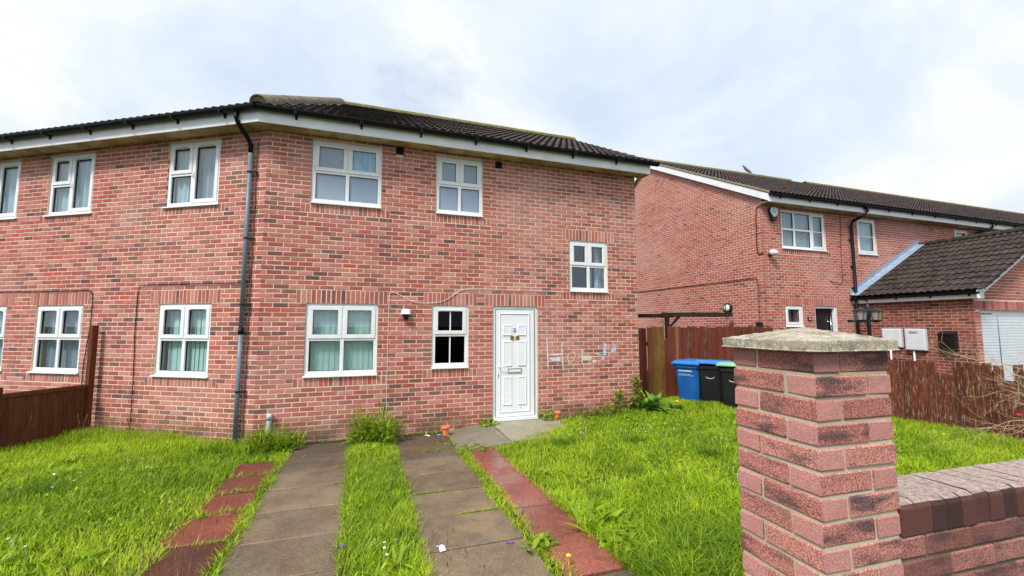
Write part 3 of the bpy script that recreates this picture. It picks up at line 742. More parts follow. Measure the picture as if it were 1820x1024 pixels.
# end wall, rear wall and rooms (they close the house and keep it dark inside)
m = MB(); m.prism([(0, -.3), (6.4, -.3), (6.4, 5.0), (3.2, 6.85), (0, 5.0)], 0, .25)
endw = m.build('end_wall', M['brick_attr'], house); endw.matrix_local = Matrix.Rotation(A1, 4, 'Z') @ Matrix.Translation((6.985, .29, 0)) @ Matrix.Rotation(math.pi / 2, 4, 'Z')
m = MB(); m.box(1.9, 6.72, 6.3, 6.5, -.3, 4.95); m.build('rear_wall', M['brick_attr'], house, (0, 0, 0), A1)
m = MB(); m.box(-9, -1.8, 6.3, 6.5, -.3, 4.95); m.build('rear_wall', M['brick_attr'], house, (0, 0, 0), A2)
for rz, x0, x1 in ((A1, .75, 6.72), (A2, -9, -.75)):
    m = MB(); m.box(x0, x1, 1.9, 2.0, -.1, 4.9); m.build('partition', M['interior'], house, (0, 0, 0), rz)
    for z in (-.12, 2.5, 4.905): m = MB(); m.box(x0, x1, .292, 1.898, z, z + .04); m.build('floor_slab', M['interior'], house, (0, 0, 0), rz)

# windows of the right-hand front
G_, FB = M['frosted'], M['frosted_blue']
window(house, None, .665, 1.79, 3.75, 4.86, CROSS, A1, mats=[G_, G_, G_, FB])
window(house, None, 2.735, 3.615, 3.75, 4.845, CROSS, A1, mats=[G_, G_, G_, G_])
window(house, None, 5.41, 6.28, 2.40, 3.45, CROSS, A1, backing=both(curtain([(.54, .70), (.80, 1.0)], 'curtain', .17)), glassm='glass')
window(house, None, .665, 1.79, .90, 2.10, CROSS, A1, backing=vertical_blind('blind', .035), sill_over=.008)
window(house, None, 2.70, 3.365, .975, 2.10, [(0, 1, 0, .52, 'fixed'), (0, 1, .52, 1, 'sash')], A1, glassm='glass_dark', bars=[(0, 'v', .5), (1, 'v', .5)], vents=(1,))
# windows of the left-hand front
handle_side = 0
window(house, None, -1.985, -.91, 3.71, 4.86, SIDE, A2, sill_over=.03, handle=2, vents=(1, 2), backing=both(curtain([(0, .30)], 'curtain', .14), curtain([(.28, 1.0)], 'venetian', .15)))
window(house, None, -4.675, -3.61, 3.71, 4.86, SIDE, A2, sill_over=.03, handle=2, vents=(1, 2), backing=curtain([(.0, 1.0)], 'curtain', .145))
window(house, None, -6.50, -5.42, 3.71, 4.86, SIDE, A2, sill_over=.03, handle=2, vents=(1, 2), backing=curtain([(.1, 1.0)], 'curtain', .145))
window(house, None, -1.97, -.905, .90, 2.10, CROSS, A2, sill_over=.03, vents=(2, 3), backing=both(vertical_blind('blind', .15), curtain([(.0, .10)], 'curtain', .16)))
window(house, None, -4.70, -3.60, .90, 2.10, CROSS, A2, sill_over=.03, vents=(2, 3), backing=curtain([(.0, 1.0)], 'venetian', .17))
window(house, None, -6.5, -5.414, .90, 2.10, CROSS, A2, sill_over=.03, vents=(2, 3), backing=curtain([(.6, 1.0)], 'curtain', .15))

# front door
def front_door():
    f = MB(); a, b, c, d = 3.826, 4.714, .012, 2.094
    f.box(a, b, .03, .12, d - .062, d); f.box(a, a + .062, .03, .12, c, d - .062); f.box(b - .062, b, .03, .12, c, d - .062)
    fr = f.build('door', M['door'], house, (0, 0, 0), A1, bev=.006)
    m = MB(); m.box(a + .02, b - .01, -.045, .12, c - .01, c + .045); m.build('threshold', M['door'], fr, bev=.004)
    m = MB(); m.box(a + .064, b - .064, .020, .075, c + .05, d - .064)
    lf = m.build('door_leaf', M['door'], fr, bev=.006)
    m = MB(); p, q, r, t = a + .145, b - .175, c + .15, d - .14; ring(m, p - .018, q + .018, r - .018, t + .018, .022, .008, .022); m.build('leaf_bead', M['door'], fr, bev=.008)
    m = MB(); ring(m, a + .05, b - .05, c + .046, d - .05, .007, .0190, .0285); m.build('door_seal', M['pipe_grey'], fr)
    m = MB(); m.box(b - .150, b - .146, .0182, .0205, c + .06, d - .07); m.build('shadow_groove', M['pipe_grey'], fr)  # thin grey strip laid on the leaf as a groove's shade line
    wq = (q - p); px = [(p + .045, p + wq * .5 - .05), (p + wq * .5 + .05, q - .045)]
    for z0, z1 in ((.30, .72), (.84, 1.28), (1.40, 1.60)):
        for x0, x1 in px:
            zz0 = {.30: .27, .84: .98, 1.40: 1.545}[z0]; zz1 = {.30: .80, .84: 1.455, 1.40: 1.76}[z0]
            i = .028; m = MB()
            o4 = [(x0, zz0), (x1, zz0), (x1, zz1), (x0, zz1)]; n4 = [(x0 + i, zz0 + i), (x1 - i, zz0 + i), (x1 - i, zz1 - i), (x0 + i, zz1 - i)]; k4 = [(x0 + .7 * i, zz0 + .7 * i), (x1 - .7 * i, zz0 + .7 * i), (x1 - .7 * i, zz1 - .7 * i), (x0 + .7 * i, zz1 - .7 * i)]
            vs_ = [(x, .0197, z) for x, z in o4] + [(x, .002, z) for x, z in k4] + [(x, .010, z) for x, z in n4]
            m.add(vs_, [(j, (j + 1) % 4, (j + 1) % 4 + 4, j + 4) for j in range(4)] + [(j + 4, (j + 1) % 4 + 4, (j + 1) % 4 + 8, j + 8) for j in range(4)] + [(8, 9, 10, 11)])
            m.build('door_panel', M['door'], fr)
    cx = (p + q) / 2
    m = MB(); ring(m, cx - .135, cx + .135, .862, .945, .012, .002, .02); m.build('letterbox_frame', M['chrome'], fr, bev=.003)
    m = MB(); m.box(cx - .122, cx + .122, .008, .02, .875, .932); m.build('letterbox_flap', M['upvc'], fr, bev=.003)
    m = MB(); hx = a + .112; m.box(hx - .018, hx + .018, .010, .022, .78, 1.03); m.tube([(hx, .012, .985), (hx, -.035, .985), (hx + .02, -.04, .985), (hx + .14, -.04, .975)], .0085, 8); m.build('handle', M['upvc'], fr, smooth=False, bev=.002)
    m = MB(); m.box(hx - .006, hx + .006, .006, .010, .80, .845); m.build('keyhole', M['black'], fr)
    for t, x in (('5', cx - .052), ('4', cx + .052)):
        m = MB(); m.box(x - .036, x + .036, .004, .0185, 1.475, 1.535 + .012)
        pl = m.build('number_plate', M['brass'], fr, bev=.003)
        o = obj('numeral', text_mesh(t, .082, 'numeral', M['print_dark']), fr, (x, .0025, 1.511), rot=(math.pi / 2, 0, 0))
    m = MB(); m.lathe([(0, 0), (.048, 0), (.048, .004), (0, .004)], 24); st = obj('sticker', m.mesh('sticker', M['litter_white']), fr, (cx, .018, 1.66), rot=(math.pi / 2, 0, 0))
    m = MB()
    m.tube([(.026 * math.cos(t), .026 * math.sin(t) * .5 + .017, .005) for t in np.linspace(.2, 2.9, 9)], .005, 6); m.tube([(.026 * math.cos(t), .026 * math.sin(t) * .5 - .017, .005) for t in np.linspace(3.3, 6.1, 9)], .005, 6); m.box(-.006, .006, -.012, .014, .003, .006); m.box(-.02, .02, -.020, -.012, .003, .006)
    obj('sticker_print', m.mesh('sticker_print', M['print_blue']), fr, (cx, .017, 1.66), rot=(math.pi / 2, 0, 0))
    m = MB(); m.box(cx + .12, cx + .128, .017, .0196, .205, .232); m.build('scuff', M['pipe_grey'], fr)
front_door()

# eaves: soffit, fascia, gutter
tb = math.tan(R(15.65)); EO = .30
def eave(rz, x0, x1, sgn):
    """sgn: +1 the corner is at x0, -1 at x1 (mitred there)"""
    m = MB(); c0, c1 = (0 - EO * tb, x1) if sgn > 0 else (x0, EO * tb)
    i0, i1 = (0, x1) if sgn > 0 else (x0, 0)
    m.plan([(c0, -EO + .012), (c1, -EO + .012), (i1, .0), (i0, .0)], 4.925, 4.937)
    s_ = m.build('soffit', M['soffit'], house, (0, 0, 0), rz)
    m = MB(); k = .022 * tb; f0, f1 = (c0 - k, x1) if sgn > 0 else (x0, c1 + k)
    m.plan([(f0, -EO - .010), (f1, -EO - .010), (c1, -EO + .010), (c0, -EO + .010)], 4.90, 5.09)
    m.build('fascia', M['white_paint'], house, (0, 0, 0), rz)
eave(A1, 0, 7.16, 1); eave(A2, -9, 0, -1)
gutter_run(house, (0, 0, 0), A1, -.10, 7.31, -EO - .013, 5.128, .066, .98, shift=.55)
gutter_run(house, (0, 0, 0), A2, -9, .10, -EO - .013, 5.128, .066, .92, shift=.2)
m = MB(); m.lathe([(.058, 0), (.066, 0), (.066, .09), (.05, .09)], 12); o = m.build('gutter_union', M['gutter'], house); o.matrix_local = Matrix.Rotation(A1, 4, 'Z') @ Matrix.Translation((4.25, -EO - .071, 5.118)) @ Matrix.Rotation(math.pi / 2, 4, 'Y')
# boxed end of the eaves with its slanting brown board
m = MB(); m.prism([(7.0, 4.90), (7.155, 4.90), (7.155, 5.12), (7.0, 5.12)], -EO + .011, .0); m.build('eave_box_end', M['soffit'], house, (0, 0, 0), A1)
m = MB(); m.add([(6.99, .06, 4.60), (7.145, .06, 4.90), (7.145, .10, 4.90), (6.99, .10, 4.60), (6.99, .06, 4.69), (7.08, .06, 4.90), (7.08, .10, 4.90), (6.99, .10, 4.69)], [(0, 1, 5, 4), (3, 7, 6, 2), (0, 3, 2, 1), (4, 5, 6, 7)]); m.build('eave_bracket', M['fence_tan'], house, (0, 0, 0), A1)

# roof
TN = .547; PI_ = math.atan(TN); TAIL_Y = -.375; TAIL_Z = 5.118; RID_Y = 3.15; RID_Z = TAIL_Z + TN * (RID_Y - TAIL_Y)
uy = (0, math.cos(PI_), math.sin(PI_)); slope_len = (RID_Y - TAIL_Y) / math.cos(PI_)
m = MB(); hx = lambda y: y * tb
ey, ez = -.30, TAIL_Z + TN * .07 - .035
m.add([(hx(ey), ey, ez), (7.19, ey, ez), (7.19, RID_Y, RID_Z - .03), (hx(RID_Y), RID_Y, RID_Z - .03), (7.19, 6.6, ez), (3.2, 6.6, ez)], [(0, 1, 2, 3), (3, 2, 4, 5)])
roof = m.build('roof', M['tile_attr'], house, (0, 0, 0), A1)
m = MB(); m.add([(-9, ey, ez), (-hx(ey), ey, ez), (-hx(RID_Y), RID_Y, RID_Z - .03), (-9, RID_Y, RID_Z - .03), (-3.2, 6.6, ez), (-9, 6.6, ez)], [(0, 1, 2, 3), (3, 2, 4, 5)])
roof2 = m.build('roof', M['tile_attr'], house, (0, 0, 0), A2)
cs = math.cos(PI_)
roof_slope(roof, (-.3, TAIL_Y, TAIL_Z), (1, 0, 0), uy, 7.5, slope_len + .1, M['tile_object'], M['tile_attr'], 270, W1, keep=lambda x, y: (x - .3) > (TAIL_Y + y * cs) * tb)
roof_slope(roof2, (-9.0, TAIL_Y, TAIL_Z), (1, 0, 0), uy, 9.3, slope_len + .1, M['tile_object'], M['tile_attr'], 30, W2, keep=lambda x, y: (x - 9.0) < -(TAIL_Y + y * cs) * tb)
half_round(roof, (hx(RID_Y) + .1, RID_Y, RID_Z + .005), (7.19, RID_Y, RID_Z + .005), .115, M['ridge_moss'], 'ridge_tile')
half_round(roof2, (-9, RID_Y, RID_Z + .005), (-hx(RID_Y), RID_Y, RID_Z + .005), .115, M['ridge_moss'], 'ridge_tile')
h0 = Vector((hx(TAIL_Y + .05), TAIL_Y + .05, TAIL_Z + .06)); h1 = Vector((hx(RID_Y), RID_Y, RID_Z + .045))
half_round(roof, h0, h1, .135, M['ridge'], 'hip_tile', .46)
# mortar bedding that closes the end of the hip
hu = (h1 - h0).normalized(); hs = hu.cross(Vector((0, 0, 1))).normalized(); hup = hs.cross(hu)
m = MB(); pts = [h0 + hu * .02 + (hs * math.cos(math.pi * t / 12) + hup * math.sin(math.pi * t / 12)) * .117 for t in range(13)]
m.add(pts + [p + hu * .05 for p in pts], [tuple(range(12, -1, -1))]); m.build('hip_bedding', M['bedding'], roof)
for sg in (1, -1):
    m = MB(); q = hs * .125 * sg; dz = Vector((0, 0, -.05)); m.add([h0 + q + Vector((0, 0, .012)), h1 + q + Vector((0, 0, .012)), h1 + q * 1.25 + dz, h0 + q * 1.25 + dz], [(0, 1, 2, 3)]); m.build('hip_bedding', M['bedding'], roof)

# downpipe on the left-hand front
P_ = lambda x, y, z: (x, y, z)
m = MB(); m.tube([(-.27, -.36, 5.06), (-.27, -.36, 4.98), (-.27, -.33, 4.92), (-.255, -.12, 4.72), (-.255, -.068, 4.66), (-.255, -.062, 4.52)], .036, 12)
dp = m.build('downpipe', M['gutter'], house, (0, 0, 0), A2, smooth=True)
for za, zb in ((4.54, 1.62), (1.64, -.05)):
    m = MB(); m.tube([(-.255, -.062, za), (-.255, -.062, zb)], .034, 12); m.build('pipe_length', M['pipe_grey'], dp, smooth=True)
m = MB(); m.tube([(-.255, -.062, 1.70), (-.255, -.062, 1.60)], .040, 12); m.build('pipe_collar', M['gutter'], dp, smooth=True)
for z in (4.2, 3.12, 2.06, .72):
    m = MB(); m.tube([(-.255, -.062, z - .014), (-.255, -.062, z + .014)], .041, 12); m.box(-.25, -.15, -.07, -.05, z - .012, z + .012); m.box(-.17, -.15, -.055, .0, z - .012, z + .012); m.build('pipe_clip', M['black'], dp)
m = MB(); m.tube([(.215, -.05, -.15), (.215, -.05, .20), (.222, -.05, .235), (.225, -.05, .37)], .036, 14)
vp = tag(m.build('vent_pipe', M['pipe_pale'], None, C, A1, smooth=True), 'short pale grey plastic pipe standing in weeds against the brick wall', 'pipe')
m = MB(); m.tube([(.2245, -.05, .285), (.225, -.05, .385)], .043, 14); m.build('pipe_collar', M['pipe_pale'], vp, smooth=True)

# chalk writing on the wall beside the door
def ribbon(mb, pts, wd):
    pts = [Vector((p[0], 0, p[1])) for p in pts]
    for i, (a, b) in enumerate(zip(pts[:-1], pts[1:])):
        d = (b - a).normalized(); n_ = Vector((-d.z, 0, d.x)) * wd / 2; a = a - d * wd * .2; b = b + d * wd * .2
        dy = -.0050 - .0003 * (i % 2)
        mb.add([(p.x, dy, p.z) for p in (a - n_, b - n_, b + n_, a + n_)], [(0, 1, 2, 3)])
def fill(mb, x0, x1, z0, z1): mb.add([(x0, -.0062, z0), (x1, -.0062, z0), (x1, -.0062, z1), (x0, -.0062, z1)], [(0, 1, 2, 3)])
def mark(nm, mat, *jobs):
    m = MB()
    for j in jobs: fill(m, *j[1]) if j[0] == 'f' else ribbon(m, j[1], j[0])
    o = m.build('chalk_letter', M[mat], house, (0, 0, 0), A1); o['label'] = nm
mark('chalk letter H', 'chalk', (.022, [(4.901, 1.504), (4.91, 1.334), (4.923, 1.126), (4.927, .915)]), (.022, [(5.22, 1.425), (5.223, 1.234), (5.231, 1.043), (5.25, .872)]), (.024, [(4.929, 1.178), (5.075, 1.178), (5.217, 1.176)]), ('f', (4.96, 5.194, 1.054, 1.13)))
mark('chalk letter e', 'chalk_y', (.016, [(5.413, 1.11), (5.5, 1.132), (5.516, 1.17), (5.49, 1.214), (5.436, 1.225), (5.372, 1.202), (5.344, 1.145), (5.349, 1.078), (5.38, 1.02), (5.455, .985), (5.541, .997)]))
mark('chalk letter L', 'chalk', (.020, [(5.66, 1.288), (5.661, 1.138), (5.655, .984), (5.759, .983), (5.859, .978)]), ('f', (5.893, 5.97, .994, 1.05)))
mark('greenish chalk patch', 'chalk_g', ('f', (5.668, 5.866, 1.056, 1.138)))
mark('blue chalk letter J', 'chalk_b', (.055, [(6.187, 1.374), (6.181, 1.265), (6.174, 1.151)]), (.022, [(6.174, 1.151), (6.063, 1.154), (6.013, 1.179), (5.94, 1.178)]), ('f', (6.096, 6.163, 1.053, 1.109)))
mark('blue chalk hash mark', 'chalk_b', (.018, [(6.375, 1.381), (6.372, 1.19)]), (.018, [(6.415, 1.375), (6.412, 1.195)]), ('f', (6.328, 6.436, 1.201, 1.282)))

# things fixed to the house
def cable(name, label, pts, mat, r, rz, org=C, wave=.0):
    q = [(x + rnd.uniform(-wave, wave), -r * 1.2 - .006, z) for x, z in pts]
    m = MB(); m.tube(q, r, 6); return tag(m.build(name, M[mat], None, org, rz, smooth=True), label, 'cable')
def curve(pts, n=5):
    out_ = []
    for i in range(len(pts) - 1):
        p0, p1, p2, p3 = pts[max(i - 1, 0)], pts[i], pts[i + 1], pts[min(i + 2, len(pts) - 1)]
        for k in range(n):
            t = k / n; out_.append(tuple(.5 * ((2 * p1[j]) + (-p0[j] + p2[j]) * t + (2 * p0[j] - 5 * p1[j] + 4 * p2[j] - p3[j]) * t * t + (-p0[j] + 3 * p1[j] - 3 * p2[j] + p3[j]) * t ** 3) for j in range(2)))
    return out_ + [pts[-1]]
cable('wall_cable', 'thin white cable rising from the weeds and looping over to the small high window', curve([(1.959, -.08), (1.957, 1.344), (1.963, 2.2), (1.98, 2.29), (2.02, 2.306), (2.132, 2.27), (2.325, 2.165), (2.52, 2.13), (2.867, 2.166), (3.068, 2.282), (3.222, 2.378), (3.432, 2.414), (4.084, 2.412), (5.375, 2.405)]), 'cable_w', .005, A1)
cable('wall_cable', 'black cable running from the downpipe round the left-hand ground floor window', curve([(-.19, 2.64), (-.195, 2.47), (-.25, 2.425), (-.9, 2.415), (-1.78, 2.42), (-2.30, 2.412), (-2.385, 2.36), (-2.40, 2.2), (-2.395, 1.54), (-2.36, .80), (-2.354, -.05)], 6), 'cable_b', .0075, A2, wave=.004)
cable('wall_cable', 'dark cable along the wall above the left-hand fence panel', curve([(-8.5, 2.37), (-5.634, 2.358), (-4.254, 2.345), (-3.52, 2.352), (-3.41, 2.30), (-3.384, 2.2), (-3.381, 1.726), (-3.45, 1.147), (-3.476, .4)], 6), 'cable_b', .0075, A2, wave=.004)
cable('wall_cable', 'thin dark cable beside the grey downpipe', [(-.17 + .006 * math.sin(i * 1.7), 4.7 - i * .12) for i in range(40)], 'cable_r', .008, A2)
def security_camera():
    t = thing('security_camera', 'white dome security camera on the brick wall between the two ground floor windows', 'camera', W1 @ Vector((2.244, 0, 1.93)), A1)
    m = MB(); m.add([(-.055, 0, .075), (.055, 0, .075), (.075, 0, 0), (-.075, 0, 0), (-.05, -.06, .07), (.05, -.06, .07), (.07, -.09, 0), (-.07, -.09, 0)], [(0, 3, 2, 1), (4, 5, 1, 0), (7, 6, 5, 4), (1, 5, 6, 2), (0, 3, 7, 4), (3, 2, 6, 7)]); m.build('housing', M['upvc'], t, bev=.012)
    m = MB(); m.lathe([(.068, -.002), (.066, -.025), (.05, -.035)], 18, (0, -.05, 0)); m.build('sensor_ring', M['black'], t, smooth=True)
    m = MB(); m.lathe([(.05, -.03), (.046, -.06), (.03, -.085), (.0, -.095)], 18, (0, -.05, 0)); m.build('dome', M['black'], t, smooth=True)
    m = MB(); m.box(-.008, .008, -.0, .006, .07, .12); m.build('cable_tail', M['cable_w'], t)
security_camera()

# ================================================================== garden fence on the left
fx = Vector((-.213, -.977, 0)).normalized()                       # out from the left-hand front
f0 = W2 @ Vector((-3.13, -.10, 0)); fa = math.atan2(fx.y, fx.x)
lf = thing('garden_fence', 'low dark brown panel fence with one tall post against the left-hand wall', 'fence', (f0.x, f0.y, -.06), fa)
def post(parent, x, h, wd=.085, mat='post_brown', y=0, nm='post'):
    m = MB(); a = wd / 2; m.box(x - a, x + a, y - a, y + a, -.2, h); o = m.build(nm, M[mat], parent, bev=.006); o.color = (rnd.random(), rnd.random(), 0, 1); return o
p0_ = post(lf, .02, 1.80); p0_['label'] = 'tall square post against the wall'
post(lf, 1.17, .92, .11, 'fence_dark'); post(lf, 2.95, .88, .12, 'fence_dark')
for a, b in ((.07, 1.11), (1.23, 2.89)):
    n_ = round((b - a) / .14); wd = (b - a) / n_
    for i in range(n_):
        m = MB(); m.box(a + i * wd, a + (i + 1) * wd - .003, -.012 + .004 * (i % 2), .012, .10, .76); o = m.build('board', M['fence_dark'], lf); o.color = (rnd.uniform(.35, .7), rnd.random(), 0, 1)
    for z0, z1, th in ((.765, .825, .035), (.02, .098, .022)):
        m = MB(); m.box(a, b, -th, th, z0, z1); o = m.build('rail', M['fence_dark'], lf, bev=.004); o.color = (.75, rnd.random(), 0, 1)

# ================================================================== gate and back fence between the houses
bf0 = Vector((2.72, 9.96, 0)); bfa = math.atan2(11.42 - 9.96, 6.86 - 2.72)
gate = thing('garden_gate', 'tall gate of faded brown and red boards beside the house corner, one board broken', 'gate', (bf0.x, bf0.y, -.08), bfa)
def board(parent, x, wd, h, mat, y=0.0, z0=.03, algae=0.0, th=.02, poly=None, tone=None):
    m = MB(); m.prism(poly or [(x, z0), (x + wd, z0), (x + wd, h + rnd.uniform(-.01, .01)), (x, h + rnd.uniform(-.01, .01))], y, y + th)
    o = m.build('board', M[mat], parent, bev=.003); o.color = (rnd.random() if tone is None else tone, rnd.random(), algae, 1); return o
x = .10
for k in range(3): board(gate, x, .108, 1.76, 'fence_red', .03); x += .112
x = .45
wds = [.13, .115, .12, .105, .10, .11, .11, .09, .085]
for k, wd in enumerate(wds):
    mat = 'fence_tan' if k in (0, 1, 2, 3) else 'fence_red' if k != 7 else 'fence_tan'
    al = (.1, .2, .8, .6, .1, .0, 0, .3, .0)[k]
    poly = None
    if k == 4: poly = [(x, .03), (x + wd, .03), (x + wd, 1.55), (x + .06, 1.49), (x + .03, 1.52), (x, 1.44)]
    board(gate, x, wd - .004, 1.79, mat, -.0, algae=al, poly=poly); x += wd
for z in (.35, 1.35):
    m = MB(); m.box(.42, x, .021, .055, z, z + .09); o = m.build('rail', M['fence_dark'], gate); o.color = (.5, .5, 0, 1)
gx = x + .03
bfence = thing('back_fence', 'dark red closeboard fence behind the wheelie bins, meeting the next house', 'fence', (bf0.x, bf0.y, -.05), bfa)
x = gx
while x < 4.38:
    wd = rnd.uniform(.085, .115); board(bfence, x, wd - .005, 1.76 + rnd.uniform(-.02, .02), 'fence_red' if rnd.random() < .75 else 'fence_worn', .04 + .006 * rnd.random(), tone=rnd.uniform(.1, .7)); x += wd
for z in (.35, 1.3):
    m = MB(); m.box(gx, 4.38, .07, .11, z, z + .09); o = m.build('rail', M['fence_dark'], bfence); o.color = (.5, .5, 0, 1)
# timber frame over the passage
pg = thing('timber_frame', 'dark timber beam with a braced post spanning the passage behind the gate', 'timber frame', (3.55, 12.6, 0))
for (x0, x1, y0, y1, z0, z1) in ((-.3, 1.2, .15, .24, 1.98, 2.09), (.82, 2.86, 0, .12, 2.0, 2.125)):
    m = MB(); m.box(x0, x1, y0, y1, z0, z1); o = m.build('beam', M['beam_dark'], pg, bev=.004); o.color = (.5, rnd.random(), 0, 1)
m = MB(); m.box(.91, 1.02, .01, .11, 0, 1.999); m.build('post', M['beam_dark'], pg).color = (.4, .3, 0, 1)
m = MB(); m.prism([(1.02, 1.72), (1.09, 1.72), (1.36, 1.999), (1.26, 1.999)], .02, .10); m.build('brace', M['beam_dark'], pg).color = (.6, .3, 0, 1)

# ================================================================== wheelie bins
def bin_(name, label, loc, rz, body_m, lid_m, open_=0.0, text=0, group=None):
    t = thing(name, label, 'bin', loc, rz, group)
    m = MB(); b0, b1, h = .215, .28, .93; d0, d1 = .24, .34
    lv = [(.06, b0, d0), (.35, b0 + (b1 - b0) * .4, d0 + (d1 - d0) * .4), (h - .07, b1 - .012, d1 - .015), (h - .07, b1 + .012, d1 + .012), (h, b1 + .014, d1 + .014)]
    vs_ = []
    for z, a, b in lv: c = .05; vs_ += [(-a + c, -b, z), (a - c, -b, z), (a, -b + c, z), (a, b, z), (-a, b, z), (-a, -b + c, z)]
    m.add(vs_, [(i * 6 + k, i * 6 + (k + 1) % 6, (i + 1) * 6 + (k + 1) % 6, (i + 1) * 6 + k) for i in range(len(lv) - 1) for k in range(6)] + [tuple(range(5, -1, -1))])
    m.build('body', M[body_m], t, bev=.012)
    m = MB(); a, b = b1 + .03, d1 + .05; cr_ = .045
    m.add([(-a, -b, h + .004), (a, -b, h + .004), (a, b, h + .004), (-a, b, h + .004), (-a, -b, h + .04), (a, -b, h + .04), (a, b, h + .06), (-a, b, h + .06), (-a + .05, -b + .06, h + .04 + cr_), (a - .05, -b + .06, h + .04 + cr_), (a - .05, b - .06, h + .05 + cr_), (-a + .05, b - .06, h + .05 + cr_)],
          [(3, 2, 1, 0), (0, 1, 5, 4), (1, 2, 6, 5), (2, 3, 7, 6), (3, 0, 4, 7), (4, 5, 9, 8), (5, 6, 10, 9), (6, 7, 11, 10), (7, 4, 8, 11), (8, 9, 10, 11)])
    lid = m.build('lid', M[lid_m], t, bev=.012)
    if open_: lid.matrix_local = Matrix.Translation((0, d1, h)) @ Matrix.Rotation(open_, 4, 'X') @ Matrix.Translation((0, -d1, -h))
    m = MB(); m.tube([(-b1 - .0, d1 + .05, h + .01), (b1, d1 + .05, h + .01)], .017, 10); m.build('handle_bar', M[body_m], t, smooth=True)
    for sx in (-1, 1):
        m = MB(); m.lathe([(0, -.03), (.07, -.03), (.10, -.025), (.10, .025), (.07, .03), (0, .03)], 20); o = obj('wheel', m.mesh('wheel', M['black']), t, (sx * (b0 + .035), d0 + .01, .10), rot=(0, math.pi / 2, 0))
    if text == 1:
        for r, z in enumerate((.78, .715, .69)):
            m = MB(); x = -.16
            while x < (.12, .10, .14)[r]:
                q = rnd.uniform(.010, .022) if r == 0 else rnd.uniform(.02, .05); m.box(x, x + q, -.003, .003, z, z + (.034 if r == 0 else .010) * rnd.uniform(.7, 1)); x += q + (.007 if r == 0 else .014)
            o = m.build('printed_line', M['print_white'], t); o.location = (0, -.327 + (.78 - z) * .1, 0)
    if text == 2:
        m = MB(); m.tube([(.085 * math.cos(q), -.004, .7 + .038 * math.sin(q)) for q in np.linspace(0, 2 * math.pi, 20)], .007, 6)
        for q, s_ in ((-.05, .03), (-.012, .022), (.018, .02), (.045, .012)): m.box(q, q + .024, -.006, .002, .7 - .016, .7 + s_ - .006)
        m.box(-.06, .06, -.006, .002, .722, .728)
        o = m.build('printed_badge', M['print_white'], t); o.location = (0, -.326, 0); o.rotation_euler = (R(-2), 0, 0)
    return t
bin_('wheelie_bin', 'blue wheelie bin with white print and a closed blue lid, beside the gate', (4.10, 10.0, -.06), R(-46), 'blue_bin', 'blue_lid', 0, 1)
bin_('wheelie_bin', 'black wheelie bin with a blue lid, in the middle of the three bins', (4.47, 9.72, -.06), R(-40), 'black_bin', 'blue_lid', R(-3), 2)
bin_('wheelie_bin', 'black wheelie bin with a pale green lid, half hidden by the brick pillar', (4.66, 9.14, -.06), R(-36), 'black_bin', 'green_lid', R(-3), 2)

# ================================================================== the next house
NO = Vector((6.887, 11.706, 0)); AN = .3267; ZB = .2
nh = thing('neighbour_house', 'red brick house with a long tiled roof and an attached garage, right of the gate', 'house', NO, AN)
WN = Matrix.Translation(NO) @ Matrix.Rotation(AN, 4, 'Z')
opn = [(.68, 2.40, 3.875, 5.0), (3.75, 4.59, 3.875, 5.0), (8.54, 9.29, 3.875, 5.0), (.67, 1.31, 1.70, 2.30), (1.785, 2.66, .2, 2.30)]
soln = [(.45, 1.53, 2.30, 2.525), (1.6, 2.88, 2.30, 2.525), (.53, 2.55, 3.73, 3.875), (3.6, 4.74, 3.73, 3.875)]
m = MB(); wall_plate(m, .012, 10.1, -.2, 5.12, opn); nwall = m.build('front_wall', M['nmortar'], nh)
bn = lay_bricks(0, 10.1, .0, 5.10, opn, soln, ZB, .02)
brick_wall(nwall, bn, M['nbrick_object'], M['nbrick_attr'], 90, mild_tone, WN, 2.0)
m = MB(); m.box(10.1, 42, -.03, .28, -.2, 5.12); m.build('rendered_wall', M['render'], nh)
# gable
TNN = .53; GE = 5.34; RZ_ = lambda y: GE + TNN * (y if y < 5 else 10 - y)
WG = WN @ Matrix.Rotation(-math.pi / 2, 4, 'Z')
m = MB(); m.prism([(-10, -.2), (-.012, -.2), (-.012, GE), (-5, RZ_(5)), (-10, GE)], .0045, .29); nbg = m.build('gable_wall', M['nmortar'], nh, (0, 0, 0), -math.pi / 2)
def gcut(z):
    if z <= GE: return (-9.99, -.001)
    y = (z - GE) / TNN; return (-10 + y, -y)
bg = lay_bricks(-10, 0, .0, RZ_(5) - .02, [], [], ZB, .0, cut=gcut)
brick_wall(nbg, bg, M['nbrick_object'], M['nbrick_attr'], 120, mild_tone, WG, 1.9)
m = MB(); m.box(.3, 10, 9.8, 10, -.2, 5.1); m.box(9.9, 10.1, .3, 9.8, -.2, 5.1); m.build('rear_wall', M['nbrick_attr'], nh)
m = MB(); m.box(.31, 9.9, 1.7, 1.8, 0, 5.1); m.build('partition', M['interior'], nh)
for z in (.08, 2.6, 5.11): m = MB(); m.box(.31, 9.88, .295, 1.69, z, z + .04); m.build('floor_slab', M['interior'], nh)
